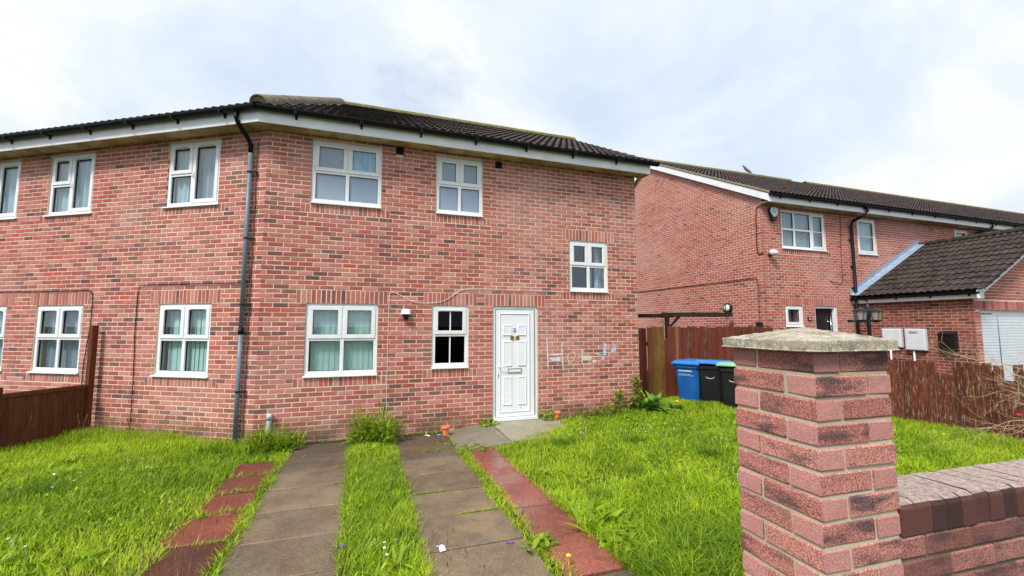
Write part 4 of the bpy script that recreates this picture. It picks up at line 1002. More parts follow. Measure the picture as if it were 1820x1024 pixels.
# windows, door
SIX = [(0, .30, 0, .5, 'fixed'), (0, .30, .5, 1, 'fixed'), (.30, .68, 0, .5, 'fixed'), (.30, .68, .5, 1, 'fixed'), (.68, 1, 0, 1, 'sash')]
window(nh, None, .68, 2.40, 3.875, 5.0, SIX, 0, sill_over=.03, backing=curtain([(0, 1)], 'venetian', .16), bars=[(4, 'h', .5)])
window(nh, None, 3.75, 4.59, 3.875, 5.0, [(0, 1, 0, 1, 'sash')], 0, sill_over=.03, bars=[(0, 'h', .5)], backing=curtain([(0, 1)], 'curtain', .16))
window(nh, None, 8.54, 9.29, 3.875, 5.0, [(0, 1, 0, 1, 'sash')], 0, backing=curtain([(0, .5)], 'curtain', .2))
window(nh, None, .67, 1.31, 1.70, 2.30, [(0, 1, 0, 1, 'sash')], 0, glassm='glass', backing=curtain([(0, 1)], 'venetian', .3))
f = MB(); a, b, c, d = 1.79, 2.655, .2, 2.295
f.box(a, b, .03, .10, d - .06, d); f.box(a, a + .05, .03, .10, c, d - .06); f.box(b - .07, b, .03, .10, c, d - .06); nd = f.build('door', M['upvc'], nh, bev=.004)
m = MB(); m.box(a + .05, b - .16, .12, .165, c, d - .06); m.build('door_leaf', M['black'], nd)  # black leaf fills the open doorway, standing in for its dark interior
m = MB(); m.box(b - .16, b - .07, .10, .165, c, d - .06); m.build('door_edge', M['black'], nd)
m = MB(); m.tube([(b - .19, .06, 1.2), (b - .19, .06, 2.0)], .014, 10); m.tube([(b - .19, .06, 1.86), (b - .30, .075, 1.86)], .010, 8); m.build('bar_handle', M['chrome'], nd, smooth=True)
o = MB(); o.box(-.075, .075, -.014, 0, -.06, .06); npl = tag(o.build('number_sign', M['black'], None, WN @ Vector((1.545, -.004, 1.93)), AN, bev=.004), 'small black house number sign between the small window and the open doorway', 'sign')
obj('number_print', text_mesh('30', .10, 'number_print', M['print_white']), npl, (0, -.0145, 0), rot=(math.pi / 2, 0, 0))
# eaves
m = MB(); m.box(-.09, 42, -.29, .0, 5.085, 5.10); m.build('soffit', M['soffit'], nh)
m = MB(); m.box(-.11, 42, -.312, -.29, 5.07, 5.24); m.build('fascia', M['white_paint'], nh)
gutter_run(nh, (0, 0, 0), 0, -.10, 42, -.315, 5.275, .056, 1.1)
TY, TZ = -.36, 5.30; RY = 5.0; NRZ = TZ + TNN * (RY - TY); pn = math.atan(TNN)
m = MB(); m.add([(-.11, -.3, TZ - .02), (42, -.3, TZ - .02), (42, RY, NRZ - .03), (-.11, RY, NRZ - .03), (42, 10.3, TZ - .02), (-.11, 10.3, TZ - .02)], [(0, 1, 2, 3), (3, 2, 4, 5)])
nroof = m.build('roof', M['ntile_attr'], nh)
roof_slope(nroof, (-.13, TY, TZ), (1, 0, 0), (0, math.cos(pn), math.sin(pn)), 42.1, (RY - TY) / math.cos(pn) + .1, M['ntile_object'], M['ntile_attr'], 190, WN)
half_round(nroof, (-.13, RY, NRZ), (42, RY, NRZ), .12, M['ridge_moss'], 'ridge_tile', .45, skip=(17, 18))
# bargeboard and verge of the gable
m = MB()
for sg in (0, 1):
    ya, yb = (-.31, 5.0) if sg == 0 else (10.31, 5.0); za = TZ + TNN * (-.31 - TY) if True else 0; zb = NRZ
    m.add([(-.115, ya, za - .235), (-.115, yb, zb - .235), (-.115, yb, zb - .035), (-.115, ya, za - .035), (-.09, ya, za - .235), (-.09, yb, zb - .235), (-.09, yb, zb - .035), (-.09, ya, za - .035)], [(0, 3, 2, 1), (4, 5, 6, 7), (0, 1, 5, 4), (3, 7, 6, 2), (0, 4, 7, 3)])
m.build('bargeboard', M['white_paint'], nh)
m = MB()
for ya, yb in ((-.31, 5.0), (10.31, 5.0)):
    za, zb = TZ + .02, NRZ; m.add([(-.115, ya, za - .22), (.0, ya, za - .22), (.0, yb, zb - .22), (-.115, yb, zb - .22)], [(0, 1, 2, 3)])
m.build('verge_soffit', M['soffit'], nh)
m = MB(); m.add([(-.135, -.36, TZ - .01), (-.135, 5.0, NRZ - .02), (-.135, 5.0, NRZ + .035), (-.135, -.36, TZ + .04), (-.10, -.36, TZ - .01), (-.10, 5.0, NRZ - .02), (-.10, 5.0, NRZ + .035), (-.10, -.36, TZ + .04)], [(0, 3, 2, 1), (3, 7, 6, 2), (0, 1, 5, 4), (0, 4, 7, 3)]); m.build('verge_bedding', M['bedding'], nroof)
# downpipes
m = MB(); m.tube([(3.66, -.37, 5.22), (3.66, -.37, 5.10), (3.62, -.32, 5.0), (3.42, -.10, 4.84), (3.40, -.07, 4.74), (3.40, -.07, 2.72), (3.30, -.12, 2.60), (3.30, -.12, .2)], .042, 12)
nd1 = m.build('downpipe', M['gutter'], nh, smooth=True)
for z in (4.3, 3.5, 2.85): m = MB(); m.box(3.34, 3.46, -.075, 0, z - .015, z + .015); m.build('pipe_clip', M['gutter'], nd1)
m = MB(); m.tube([(9.90, -.37, 5.22), (9.90, -.37, 5.10), (9.86, -.3, 5.02), (9.46, -.10, 4.88), (9.44, -.07, 4.80), (9.44, -.07, 4.2)], .042, 12); m.build('downpipe', M['gutter'], nh, smooth=True)

# garage wing of the next house
GX, GL = 3.45, 2.62; EZ = 2.40
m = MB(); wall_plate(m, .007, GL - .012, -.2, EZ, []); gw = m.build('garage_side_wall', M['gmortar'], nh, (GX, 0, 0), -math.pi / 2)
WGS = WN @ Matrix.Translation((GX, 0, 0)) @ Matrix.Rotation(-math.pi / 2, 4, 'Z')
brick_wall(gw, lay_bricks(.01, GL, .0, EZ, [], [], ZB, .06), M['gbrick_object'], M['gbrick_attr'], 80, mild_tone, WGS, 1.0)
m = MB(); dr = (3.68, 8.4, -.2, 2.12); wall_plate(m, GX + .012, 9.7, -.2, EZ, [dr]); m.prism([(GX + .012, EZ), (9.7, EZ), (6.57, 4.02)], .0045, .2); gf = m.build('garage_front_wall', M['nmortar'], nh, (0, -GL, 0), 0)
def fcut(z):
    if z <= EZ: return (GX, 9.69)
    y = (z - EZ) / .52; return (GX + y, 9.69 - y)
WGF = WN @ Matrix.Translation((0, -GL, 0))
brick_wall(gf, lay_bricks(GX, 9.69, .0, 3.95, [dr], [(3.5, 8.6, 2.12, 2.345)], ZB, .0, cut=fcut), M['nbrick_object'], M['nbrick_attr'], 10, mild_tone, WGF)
gd = MB(); ring(gd, 3.685, 8.395, .1, 2.115, .07, -GL + .05, -GL + .12); gdo = gd.build('garage_door', M['garage_door'], nh)
z = .2
while z < 2.02:
    m = MB(); m.box(3.756, 8.32, -GL + .075, -GL + .10, z, z + .066); m.build('door_slat', M['garage_door'], gdo, bev=.008); z += .07
m = MB(); m.box(4.52, 4.56, -GL + .066, -GL + .08, .15, 2.0); m.build('door_guide', M['chrome'], gdo)
m = MB(); m.box(GX - .13, GX - .105, -GL - .16, -.02, 2.385, 2.53); m.build('garage_fascia', M['white_paint'], nh)
m = MB(); m.box(GX - .105, GX, -GL - .12, -.02, 2.40, 2.41); m.build('garage_soffit', M['soffit'], nh)
gg = gutter_run(nh, (GX - .135, 0, 0), -math.pi / 2, -.02, GL + .2, 0, 2.535, .05, .75, 'garage_gutter')
GTX, GTZ = GX - .20, 2.565; GRX = 6.57; pg_ = math.atan(.52); GRZ = GTZ + .52 * (GRX - GTX); yv = -GL - .17
m = MB(); m.add([(GTX + .05, yv, GTZ), (GTX + .05, -.001, GTZ), (GRX, -.001, GRZ - .03), (GRX, yv, GRZ - .03), (9.9, -.001, GTZ), (9.9, yv, GTZ)], [(0, 3, 2, 1), (3, 5, 4, 2)])
groof = m.build('garage_roof', M['gtile_attr'], nh)
roof_slope(groof, (GTX, -.02, GTZ), (0, -1, 0), (math.cos(pg_), 0, math.sin(pg_)), -yv - .02, (GRX - GTX) / math.cos(pg_) + .1, M['gtile_object'], M['gtile_attr'], 130, WN, keep=lambda x, y: x < -yv + .15)
half_round(groof, (GRX, yv, GRZ + .01), (GRX, -.05, GRZ + .01), .115, M['gtile_attr'], 'ridge_tile')
m = MB(); m.add([(GTX, yv - .02, GTZ + .01), (GRX, yv - .02, GRZ - .0), (GRX, yv - .02, GRZ - .19), (GTX, yv - .02, GTZ - .18), (GTX, yv, GTZ + .01), (GRX, yv, GRZ), (GRX, yv, GRZ - .19), (GTX, yv, GTZ - .18)], [(0, 3, 2, 1), (0, 1, 5, 4), (3, 7, 6, 2), (4, 5, 6, 7), (0, 4, 7, 3)])
m.add([(9.9, yv - .02, GTZ + .01), (GRX, yv - .02, GRZ), (GRX, yv - .02, GRZ - .19), (9.9, yv - .02, GTZ - .18)], [(0, 1, 2, 3)])
m.box(GTX + .02, GTX + .24, yv - .024, yv - .001, GTZ - .19, GTZ - .08); m.build('garage_bargeboard', M['white_paint'], nh)
m = MB(); s_ = (.0, math.cos(pg_))
# stepped lead flashing where the garage roof meets the wall
fl0, fl1 = Vector((GTX - .02, 0, GTZ + .06)), Vector((GRX, 0, GRZ + .09)); n_ = 9
for i in range(n_):
    a, b = fl0.lerp(fl1, i / n_), fl0.lerp(fl1, (i + 1.06) / n_); k = .002 * (i % 2)
    m = MB(); m.add([(a.x, -.235 - k, a.z - .005 + k), (b.x, -.235 - k, b.z - .005 + k), (b.x, -.05, b.z + .01 + k), (a.x, -.05, a.z + .01 + k), (b.x, -.012 - k, b.z + .03), (a.x, -.012 - k, a.z + .03), (b.x, -.010 - k, b.z + .15), (a.x, -.010 - k, a.z + .15)], [(0, 1, 2, 3), (3, 2, 4, 5), (5, 4, 6, 7)]); m.build('lead_flashing', M['lead'], groof)

# things fixed to the next house
def alarm_box():
    t = thing('alarm_box', 'white and dark blue shield-shaped alarm box under the neighbouring eaves', 'alarm box', WN @ Vector((.36, -.005, 4.86)), AN)
    m = MB(); m.prism([(-.13, .14), (-.15, .02), (-.11, -.14), (-.06, -.23), (.06, -.23), (.11, -.14), (.15, .02), (.13, .14), (.0, .17)][::1], -.06, 0); m.build('back_shell', M['print_blue'] if False else M['black'], t, bev=.01)
    m = MB(); m.prism([(-.12, .13), (-.14, .02), (-.07, -.09), (.0, -.13), (.07, -.09), (.14, .02), (.12, .13), (.0, .16)], -.075, -.059); m.build('cover', M['upvc'], t, bev=.006)
    m = MB(); [m.box(x0, x1, -.0785, -.0755, z0, z1) for x0, x1, z0, z1 in ((-.02, .02, .085, .115), (-.08, -.045, .03, .05), (-.04, -.01, .03, .052), (0, .03, .03, .048), (.035, .085, .03, .052), (-.05, -.01, -.02, -.004), (0, .055, -.02, -.006))]; m.build('cover_print', M['print_blue'], t)
alarm_box()
t = thing('security_light', 'small white floodlight camera below the alarm box at the corner of the next house', 'camera', WN @ Vector((.17, -.005, 3.72)), AN)
m = MB(); m.lathe([(.03, 0), (.07, .03), (.085, .1), (.075, .17), (.04, .21), (0, .22)], 16); o = m.build('housing', M['upvc'], t, smooth=True); o.rotation_euler = (R(100), 0, R(55)); o.location = (-.06, -.06, .02)
m = MB(); m.box(-.05, .05, -.05, 0, -.09, -.01); m.build('bracket', M['black'], t, bev=.01)
t = thing('bulkhead_light', 'round black and white bulkhead lamp on the gable wall above the back fence', 'wall lamp', WG @ Vector((-1.31, -.0, 2.265)), AN - math.pi / 2)
m = MB(); m.lathe([(.0, 0), (.15, 0), (.15, .06), (.11, .075)], 24); o = m.build('base', M['black'], t, smooth=True); o.rotation_euler = (math.pi / 2, 0, 0)
m = MB(); m.lathe([(.112, .06), (.10, .09), (.06, .115), (0, .12)], 24); o = m.build('lens', M['upvc'], t, smooth=True); o.rotation_euler = (math.pi / 2, 0, 0)
m = MB(); m.box(-.012, .012, -.128, -.06, -.12, .12); m.build('guard', M['black'], t)
cable('wall_cable', 'brown cable along the gable wall of the next house, dropping to a black box', curve([(-9, 3.1), (-5.8, 3.088), (-3.6, 3.082), (-1.8, 3.07), (-.42, 3.07), (-.27, 3.03), (-.22, 2.9), (-.225, 2.34), (-.225, 1.80)]), 'cable_r', .012, AN - math.pi / 2, NO)
cable('wall_cable', 'dark cable down the corner of the next house to the floodlight camera', curve([(-.02, 5.05), (-.14, 5.02), (-.18, 4.9), (-.2, 4.4), (-.2, 3.85), (-.16, 3.73), (-.01, 3.72)]), 'cable_b', .012, AN - math.pi / 2, NO)
cable('wall_cable', 'thin dark cable hanging on the wall beside the upper window of the next house', curve([(3.03, 5.0), (3.02, 4.7), (2.96, 3.54), (2.97, 3.1), (2.92, 3.0), (2.7, 2.985), (2.55, 3.0), (2.45, 3.05)]), 'cable_r', .009, AN, NO)
m = MB(); m.box(-.30, -.15, -.10, 0, 1.62, 1.84); tag(m.build('junction_box', M['black'], None, NO, AN - math.pi / 2, bev=.01), 'small black box on the corner of the next house, just over the fence top', 'junction box')
def meter_box(label, x0, x1, z0, z1, text):
    t = thing('meter_box', label, 'meter box', WGS @ Vector((x0, 0, z0)), AN - math.pi / 2, 'meter boxes on the garage wall')
    wd, h = x1 - x0, z1 - z0
    m = MB(); m.box(0, wd, -.10, 0, 0, h); m.build('case', M['meter'], t, bev=.008)
    m = MB(); m.box(.025, wd - .02, -.112, -.101, .02, h - .02); d_ = m.build('door', M['meter'], t, bev=.004)
    m = MB(); m.box(.045, .06, -.116, -.112, h * .52, h * .52 + .014); m.build('lock', M['pipe_grey'], d_)
    m = MB(); m.tube([(wd * .35, -.05, .0), (wd * .35, -.05, -1.25)], .022, 10); m.build('conduit', M['meter'], t, smooth=True)
    if text:
        m = MB(); ring(m, .10, wd - .14, h - .12, h - .065, .004, -.1155, -.112)
        for i in range(7): q = .12 + i * (wd - .30) / 7; m.box(q, q + .022, -.115, -.112, h - .108, h - .082)
        m.build('door_label', M['pipe_grey'], t)
meter_box('plain white meter box on the garage wall, partly behind the pillar cap', .70, 1.15, 1.16, 1.66, False)
meter_box('white meter box with a printed strip, beside the black post box', 1.235, 1.68, 1.10, 1.66, True)
t = thing('post_box', 'black metal post box on the garage wall', 'post box', WGS @ Vector((1.965, 0, 1.15)), AN - math.pi / 2)
m = MB(); m.add([(0, 0, 0), (.32, 0, 0), (.32, -.12, 0), (0, -.12, 0), (0, 0, .46), (.32, 0, .46), (.32, -.16, .40), (0, -.16, .40)], [(0, 1, 2, 3), (4, 7, 6, 5), (3, 2, 6, 7), (1, 5, 6, 2), (0, 3, 7, 4), (0, 4, 5, 1)]); m.build('case', M['black'], t, bev=.006)
m = MB(); m.box(.03, .29, -.172, -.155, .355, .375); m.build('flap', M['black'], t, bev=.004)
m = MB(); m.lathe([(0, 0), (.012, 0), (.012, .008), (0, .01)], 12); o = obj('lock', m.mesh('lock', M['chrome']), t, (.10, -.155, .31), rot=(math.pi / 2, 0, 0))

# double lantern post in the next garden
lpst = thing('lamp_post', 'black garden lamp post with two lanterns in front of the garage wall', 'lamp post', (7.40, 9.02, 0.0), R(14))
m = MB(); m.lathe([(.075, 0), (.075, .25), (.045, .32), (.036, .5), (.034, 1.7), (.045, 1.74), (.038, 1.8), (.034, 1.86), (.05, 1.95), (.058, 2.03), (.045, 2.12), (.03, 2.16), (.012, 2.19), (.010, 2.25), (0, 2.28)], 14); m.build('post', M['black'], lpst, smooth=True)
m = MB(); m.tube([(-.46, 0, 1.83), (.30, 0, 1.83)], .018, 8); m.box(-.52, -.44, -.035, .035, 1.805, 1.86); m.build('cross_arm', M['black'], lpst)
for sx in (-.20, .20):
    m = MB(); n_ = 6
    m.lathe([(.0, 2.13), (.03, 2.12), (.06, 2.085), (.14, 2.05), (.14, 2.035), (.0, 2.035)], 6, (sx, 0, 0)); hd = m.build('lantern_roof', M['black'], lpst)
    m = MB(); m.tube([(sx - .05, 0, 2.12), (sx, 0, 2.16), (sx + .05, 0, 2.12)], .007, 6); m.build('lantern_ring', M['black'], lpst)
    m = MB(); m.lathe([(.115, 2.034), (.085, 1.86)], 6, (sx, 0, 0)); m.build('lantern_glass', M['lamp_glass'], lpst)
    for k in range(6):
        q = 2 * math.pi * k / 6; m = MB(); m.tube([(sx + .117 * math.cos(q), .117 * math.sin(q), 2.04), (sx + .087 * math.cos(q), .087 * math.sin(q), 1.86)], .006, 5); m.build('glazing_bar', M['black'], lpst)
    m = MB(); m.lathe([(.0, 1.80), (.04, 1.82), (.098, 1.845), (.098, 1.862), (0, 1.862)], 6, (sx, 0, 0)); m.build('lantern_base', M['black'], lpst)
    m = MB(); m.lathe([(.012, 1.87), (.016, 1.93), (.03, 1.97), (.025, 2.0), (0, 2.01)], 10, (sx, 0, 0)); m.build('bulb', M['upvc'], lpst, smooth=True)

# gull on the ridge
def gull():
    p = WN @ Vector((5.06, 5.0, NRZ + .13)); t = thing('seagull', 'small grey seagull perched on the ridge of the long roof', 'bird', p, AN)
    m = MB(); n = 10; prof = [(-.26, .02, .30, .006), (-.22, .05, .30, .03), (-.16, 0, .26, .045), (-.1, 0, .2, .065), (0, 0, .13, .075), (.1, 0, .085, .06), (.2, 0, .05, .03), (.30, 0, .03, .008)]
    vs_ = [(x, r * math.cos(2 * math.pi * k / n), z + r * math.sin(2 * math.pi * k / n)) for x, _, z, r in prof for k in range(n)]
    m.add(vs_, [(i * n + k, i * n + (k + 1) % n, (i + 1) * n + (k + 1) % n, (i + 1) * n + k) for i in range(len(prof) - 1) for k in range(n)]); m.build('body', M['bird'], t, smooth=True)
    m = MB(); m.tube([(-.24, 0, .305), (-.31, 0, .295)], [.014, .004], 6); m.build('beak', M['yolk'], t)
    for y in (-.03, .03): m = MB(); m.tube([(.0, y, .08), (.0, y, -.02)], .006, 5); m.build('leg', M['yolk'], t)
gull()

# ================================================================== boundary wall and pillar
PA = .2834; PO = Vector((.9487, 1.3789, 0)); PW = .3275
pil = thing('brick_pillar', 'rough red brick gate pillar with a pyramid concrete cap, nearest the camera', 'pillar', PO, PA)
WP = Matrix.Translation(PO) @ Matrix.Rotation(PA, 4, 'Z')
m = MB(); m.box(.0045, PW - .0045, .0045, PW - .0045, -.25, 1.645); core = m.build('mortar_core', M['pmortar'], pil)
def rough_brick(wd=.215, dp=.1025, ht=.065, seed=0, name='brick', mat='pier'):
    q = random.Random(seed); m = MB(); c = .0045; j = lambda: q.uniform(-.0017, .0017)
    vs_ = []
    for z, i in ((0, c), (c, 0), (ht - c, 0), (ht, c)):
        r_ = [(-wd / 2 + i, -dp / 2 + i), (wd / 2 - i, -dp / 2 + i), (wd / 2 - i, dp / 2 - i), (-wd / 2 + i, dp / 2 - i)]
        vs_ += [(x + j(), y + j(), z + j() * .6) for x, y in r_]
    m.add(vs_, [(3, 2, 1, 0), (12, 13, 14, 15)] + [(r * 4 + k, r * 4 + (k + 1) % 4, (r + 1) * 4 + (k + 1) % 4, (r + 1) * 4 + k) for r in range(3) for k in range(4)])
    return m.mesh(name, M[mat])
RB = [rough_brick(seed=k) for k in range(6)]
za = 1.567 + .010
k = 0
while za > -.2:
    half = .215 / 2; q = .1025 / 2
    if k % 2 == 1: spots = [(half, q, 0), (PW - q, half, 1), (PW - half, PW - q, 0), (q, PW - half, 1)]
    else: spots = [(PW - half, q, 0), (PW - q, PW - half, 1), (half, PW - q, 0), (q, half, 1)]
    for x, y, r_ in spots:
        o = obj('brick', rnd.choice(RB), pil, (x + rnd.uniform(-.0012, .0012), y + rnd.uniform(-.0012, .0012), za - .0 + rnd.uniform(-.001, .001)), rz=(math.pi / 2 if r_ else 0) + (math.pi if rnd.random() < .5 else 0))
        o.color = (rnd.random(), rnd.random(), .35 if k == 0 else 0, 1)
    za -= .075; k += 1
m = MB(); cx = PW / 2 - .006; h = .188; n_ = 10
def capz(u, v): return 1.681 + .042 * (1 - max(abs(u), abs(v)))
q = random.Random(5); vs_ = []; N_ = 14
for i in range(N_ + 1):
    for j in range(N_ + 1):
        u, v = -1 + 2 * i / N_, -1 + 2 * j / N_; vs_.append((cx + u * h + q.uniform(-.001, .001), PW / 2 + v * h + q.uniform(-.001, .001), capz(u, v) + q.uniform(-.0012, .0012)))
fs = [(i * (N_ + 1) + j, (i + 1) * (N_ + 1) + j, (i + 1) * (N_ + 1) + j + 1, i * (N_ + 1) + j + 1) for i in range(N_) for j in range(N_)]
edge = [i * (N_ + 1) for i in range(N_ + 1)] + [N_ * (N_ + 1) + j for j in range(1, N_ + 1)] + [i * (N_ + 1) + N_ for i in range(N_ - 1, -1, -1)] + [j for j in range(N_ - 1, 0, -1)]
lo = []
for e_ in edge:
    x, y, z = vs_[e_]; vs_.append((x + q.uniform(-.001, .001), y + q.uniform(-.001, .001), 1.6465 + q.uniform(-.001, .001))); lo.append(len(vs_) - 1)
ne = len(edge)
fs += [(edge[i], lo[i], lo[(i + 1) % ne], edge[(i + 1) % ne]) for i in range(ne)] + [tuple(lo)]
m.add(vs_, fs); m.build('cap', M['cap_stone'], pil, bev=.004)

bw = thing('boundary_wall', 'low dark brick garden wall with a brick-on-edge top, running right from the pillar', 'wall', PO + Vector((math.cos(PA), math.sin(PA), 0)) * PW, PA)
WB_ = WP @ Matrix.Translation((PW, 0, 0))
WL = 7.0
m = MB(); m.box(.001, WL, .007, .209, -.25, 1.046); m.box(.001, WL, .008, .207, 1.047, 1.138); m.build('mortar_core', M['wmortar'], bw)
def coping_brick(seed):
    q = random.Random(seed); j = lambda: q.uniform(-.0016, .0016)
    pr = [(-.1075, 0), (.1075, 0), (.1075, .082), (.102, .094), (.088, .1015), (-.086, .1025), (-.101, .094), (-.1075, .080)]
    vs_ = [(x + j(), y + j(), z + j()) for x in (-.0345, .0345) for y, z in pr]; n = len(pr); m = MB()
    m.add(vs_, [tuple(range(n - 1, -1, -1)), tuple(range(n, 2 * n))] + [(i, (i + 1) % n, (i + 1) % n + n, i + n) for i in range(n)]); return m.mesh('coping_brick', M['coping'])
CB = [coping_brick(40 + k) for k in range(6)]
x = .040
while x < WL:
    o = obj('coping_brick', rnd.choice(CB), bw, (x, .1075 + rnd.uniform(-.002, .002), 1.044 + rnd.uniform(-.0015, .0015))); o.color = (rnd.random(), rnd.random(), 0, 1); x += .0735
k = 0; za = 1.042 - .070
WBM = [rough_brick(seed=60 + k) for k in range(5)]; HB = rough_brick(.1025, .1025, seed=77)
while za > -.2:
    x = .1075 + (.0 if k % 2 else -.1125) + .01
    while x < WL:
        for y in (.05125, .16375):
            if y > .1 and k > 2: continue
            if x < .05:
                o = obj('brick', HB, bw, (.053, y, za)); o.color = (rnd.random(), rnd.random(), rnd.uniform(.1, .4), 1); continue
            o = obj('brick', rnd.choice(WBM), bw, (x, y, za)); o.color = (rnd.random(), rnd.random(), rnd.uniform(.35, .7), 1)
        x += .225
    za -= .075; k += 1

# ================================================================== fence on the right-hand boundary
rf0 = Vector((6.20, 10.15, 0)); rdir = Vector((.30, -.954, 0)).normalized(); ra = math.atan2(rdir.y, rdir.x)
rf = thing('broken_fence', 'low fence of peeling dark red boards, two broken short, in front of the garage', 'fence', (rf0.x, rf0.y, 0.0), ra)
x = 0.0; k = 0
while x < 7.2:
    wd = rnd.uniform(.105, .135); h = 1.10 + .015 * x + rnd.uniform(-.02, .02); s_ = x
    if 2.88 < x < 3.10: h = .92
    if 3.68 < x < 3.78: h = .92
    gap = .02 if x > 3.7 and rnd.random() < .5 else .004
    tilt = rnd.uniform(-.012, .012)
    board(rf, x, wd - gap, h, 'fence_worn', -.012 + .006 * rnd.random(), z0=.0, algae=.5, poly=[(x, -.02), (x + wd - gap, -.02), (x + wd - gap + tilt, h + rnd.uniform(-.015, .015)), (x + tilt, h + rnd.uniform(-.015, .015))]); x += wd; k += 1
for z in (.25, .82):
    m = MB(); m.box(0, 7.2, .018, .06, z, z + .07); m.build('rail', M['fence_dark'], rf).color = (.5, .5, 0, 1)
for x in (.05, 1.85, 3.65, 5.45, 7.2):
    m = MB(); m.box(x - .04, x + .04, .065, .145, -.1, 1.05); m.build('post', M['fence_dark'], rf).color = (.5, .5, 0, 1)

# ================================================================== plants
class Blades:
    """grass and leaf blades collected in numpy, built as one mesh"""
    def __init__(s): s.parts = []
    def add(s, x, y, z, h, wd, ang, lean, tone, dry):
        n = len(x); ca, sa = np.cos(ang), np.sin(ang)
        px, py = -sa * wd / 2, ca * wd / 2                          # across the blade
        dx, dy = ca * lean, sa * lean
        P = np.zeros((n, 5, 3), np.float32)
        b = np.stack([x, y, z], 1)
        P[:, 0] = b + np.stack([-px, -py, 0 * x], 1); P[:, 1] = b + np.stack([px, py, 0 * x], 1)
        mid = b + np.stack([dx * .3, dy * .3, h * .58], 1)
        P[:, 2] = mid + np.stack([px * .85, py * .85, 0 * x], 1); P[:, 3] = mid + np.stack([-px * .85, -py * .85, 0 * x], 1)
        P[:, 4] = b + np.stack([dx, dy, h], 1)
        s.parts.append((P, np.stack([tone, dry, 0 * tone, 0 * tone + 1], 1)))
    def build(s, name, mat, parent=None):
        P = np.concatenate([p[0] for p in s.parts]); A = np.concatenate([p[1] for p in s.parts]); n = len(P)
        me = bpy.data.meshes.new(name); me.vertices.add(n * 5); me.vertices.foreach_set('co', P.reshape(-1))
        base = np.arange(n)[:, None] * 5
        lp_ = (base + np.array([[0, 1, 2, 3, 3, 2, 4]])).astype(np.int32).ravel()
        me.loops.add(n * 7); me.loops.foreach_set('vertex_index', lp_)
        st = (np.arange(n)[:, None] * 7 + np.array([[0, 4]])).astype(np.int32).ravel()
        me.polygons.add(n * 2); me.polygons.foreach_set('loop_start', st)
        me.update(calc_edges=True); me.validate()
        ca = me.color_attributes.new('piece', 'FLOAT_COLOR', 'POINT'); ca.data.foreach_set('color', np.repeat(A, 5, 0).astype(np.float32).ravel())
        me.materials.append(mat)
        return obj(name, me, parent)
R_ = np.random.default_rng(11)
def fbm(x, y, s_, seed):
    """cheap smooth noise from a few sines"""
    r = np.random.default_rng(seed); v = 0 * x
    for k in range(6):
        a = r.uniform(0, 6.28); f = s_ * r.uniform(.6, 1.9); v = v + np.sin((x * np.cos(a) + y * np.sin(a)) * f + r.uniform(0, 6.28))
    return v / 6
def zg_np(s_): 
    t = np.clip((s_ - 3.4) / 2, 0, 1); u = np.clip((s_ - 6.5) / 2.5, 0, 1); v = np.clip((-.2 - s_) / 1.3, 0, 1)
    f = lambda t: t * t * (3 - 2 * t)
    return -.11 + .11 * f(t) + .06 * f(u) + .05 * f(v)
def hard(s_, d, j):
    """where paving (shrunk by a ragged j) keeps the grass off"""
    k = (s_ > .56 + j) & (s_ < 1.43 - j) & (d > .15) | (s_ > 2.03 + j) & (s_ < 2.91 - j) & (d > .2)
    jl = np.array(dj); nj = np.min(np.abs(d[:, None] - jl[None, :]), 1) < .012      # weeds in some of the paving joints
    k &= ~(nj & (fbm(s_, d, 4.5, 44) > .45) & (d > .8))
    k |= (s_ > 3.02 + j) & (s_ < 3.48 - j) & (d > 1.36 + j)
    k |= (s_ > 2.93) & (s_ < 3.74 - j) & (d > 0) & (d < 1.24 + .3 * j) | (s_ >= 3.7) & (s_ < 5.0 - j) & (d < 1.15 - (s_ - 3.7) * .35 + .5 * j) | (s_ >= 4.9) & (s_ < 6.3) & (d < .36 + .5 * j)
    k |= (s_ > .06 + j * .5) & (s_ < .52 - j * .5) & (d > 1.02) & (d < 4.6) & ~((np.abs(d - 1.53) < .022) | (np.abs(d - 2.115) < .022) | (np.abs(d - 2.70) < .022) | (np.abs(d - 3.30) < .022))
    return k
lawn = Blades()
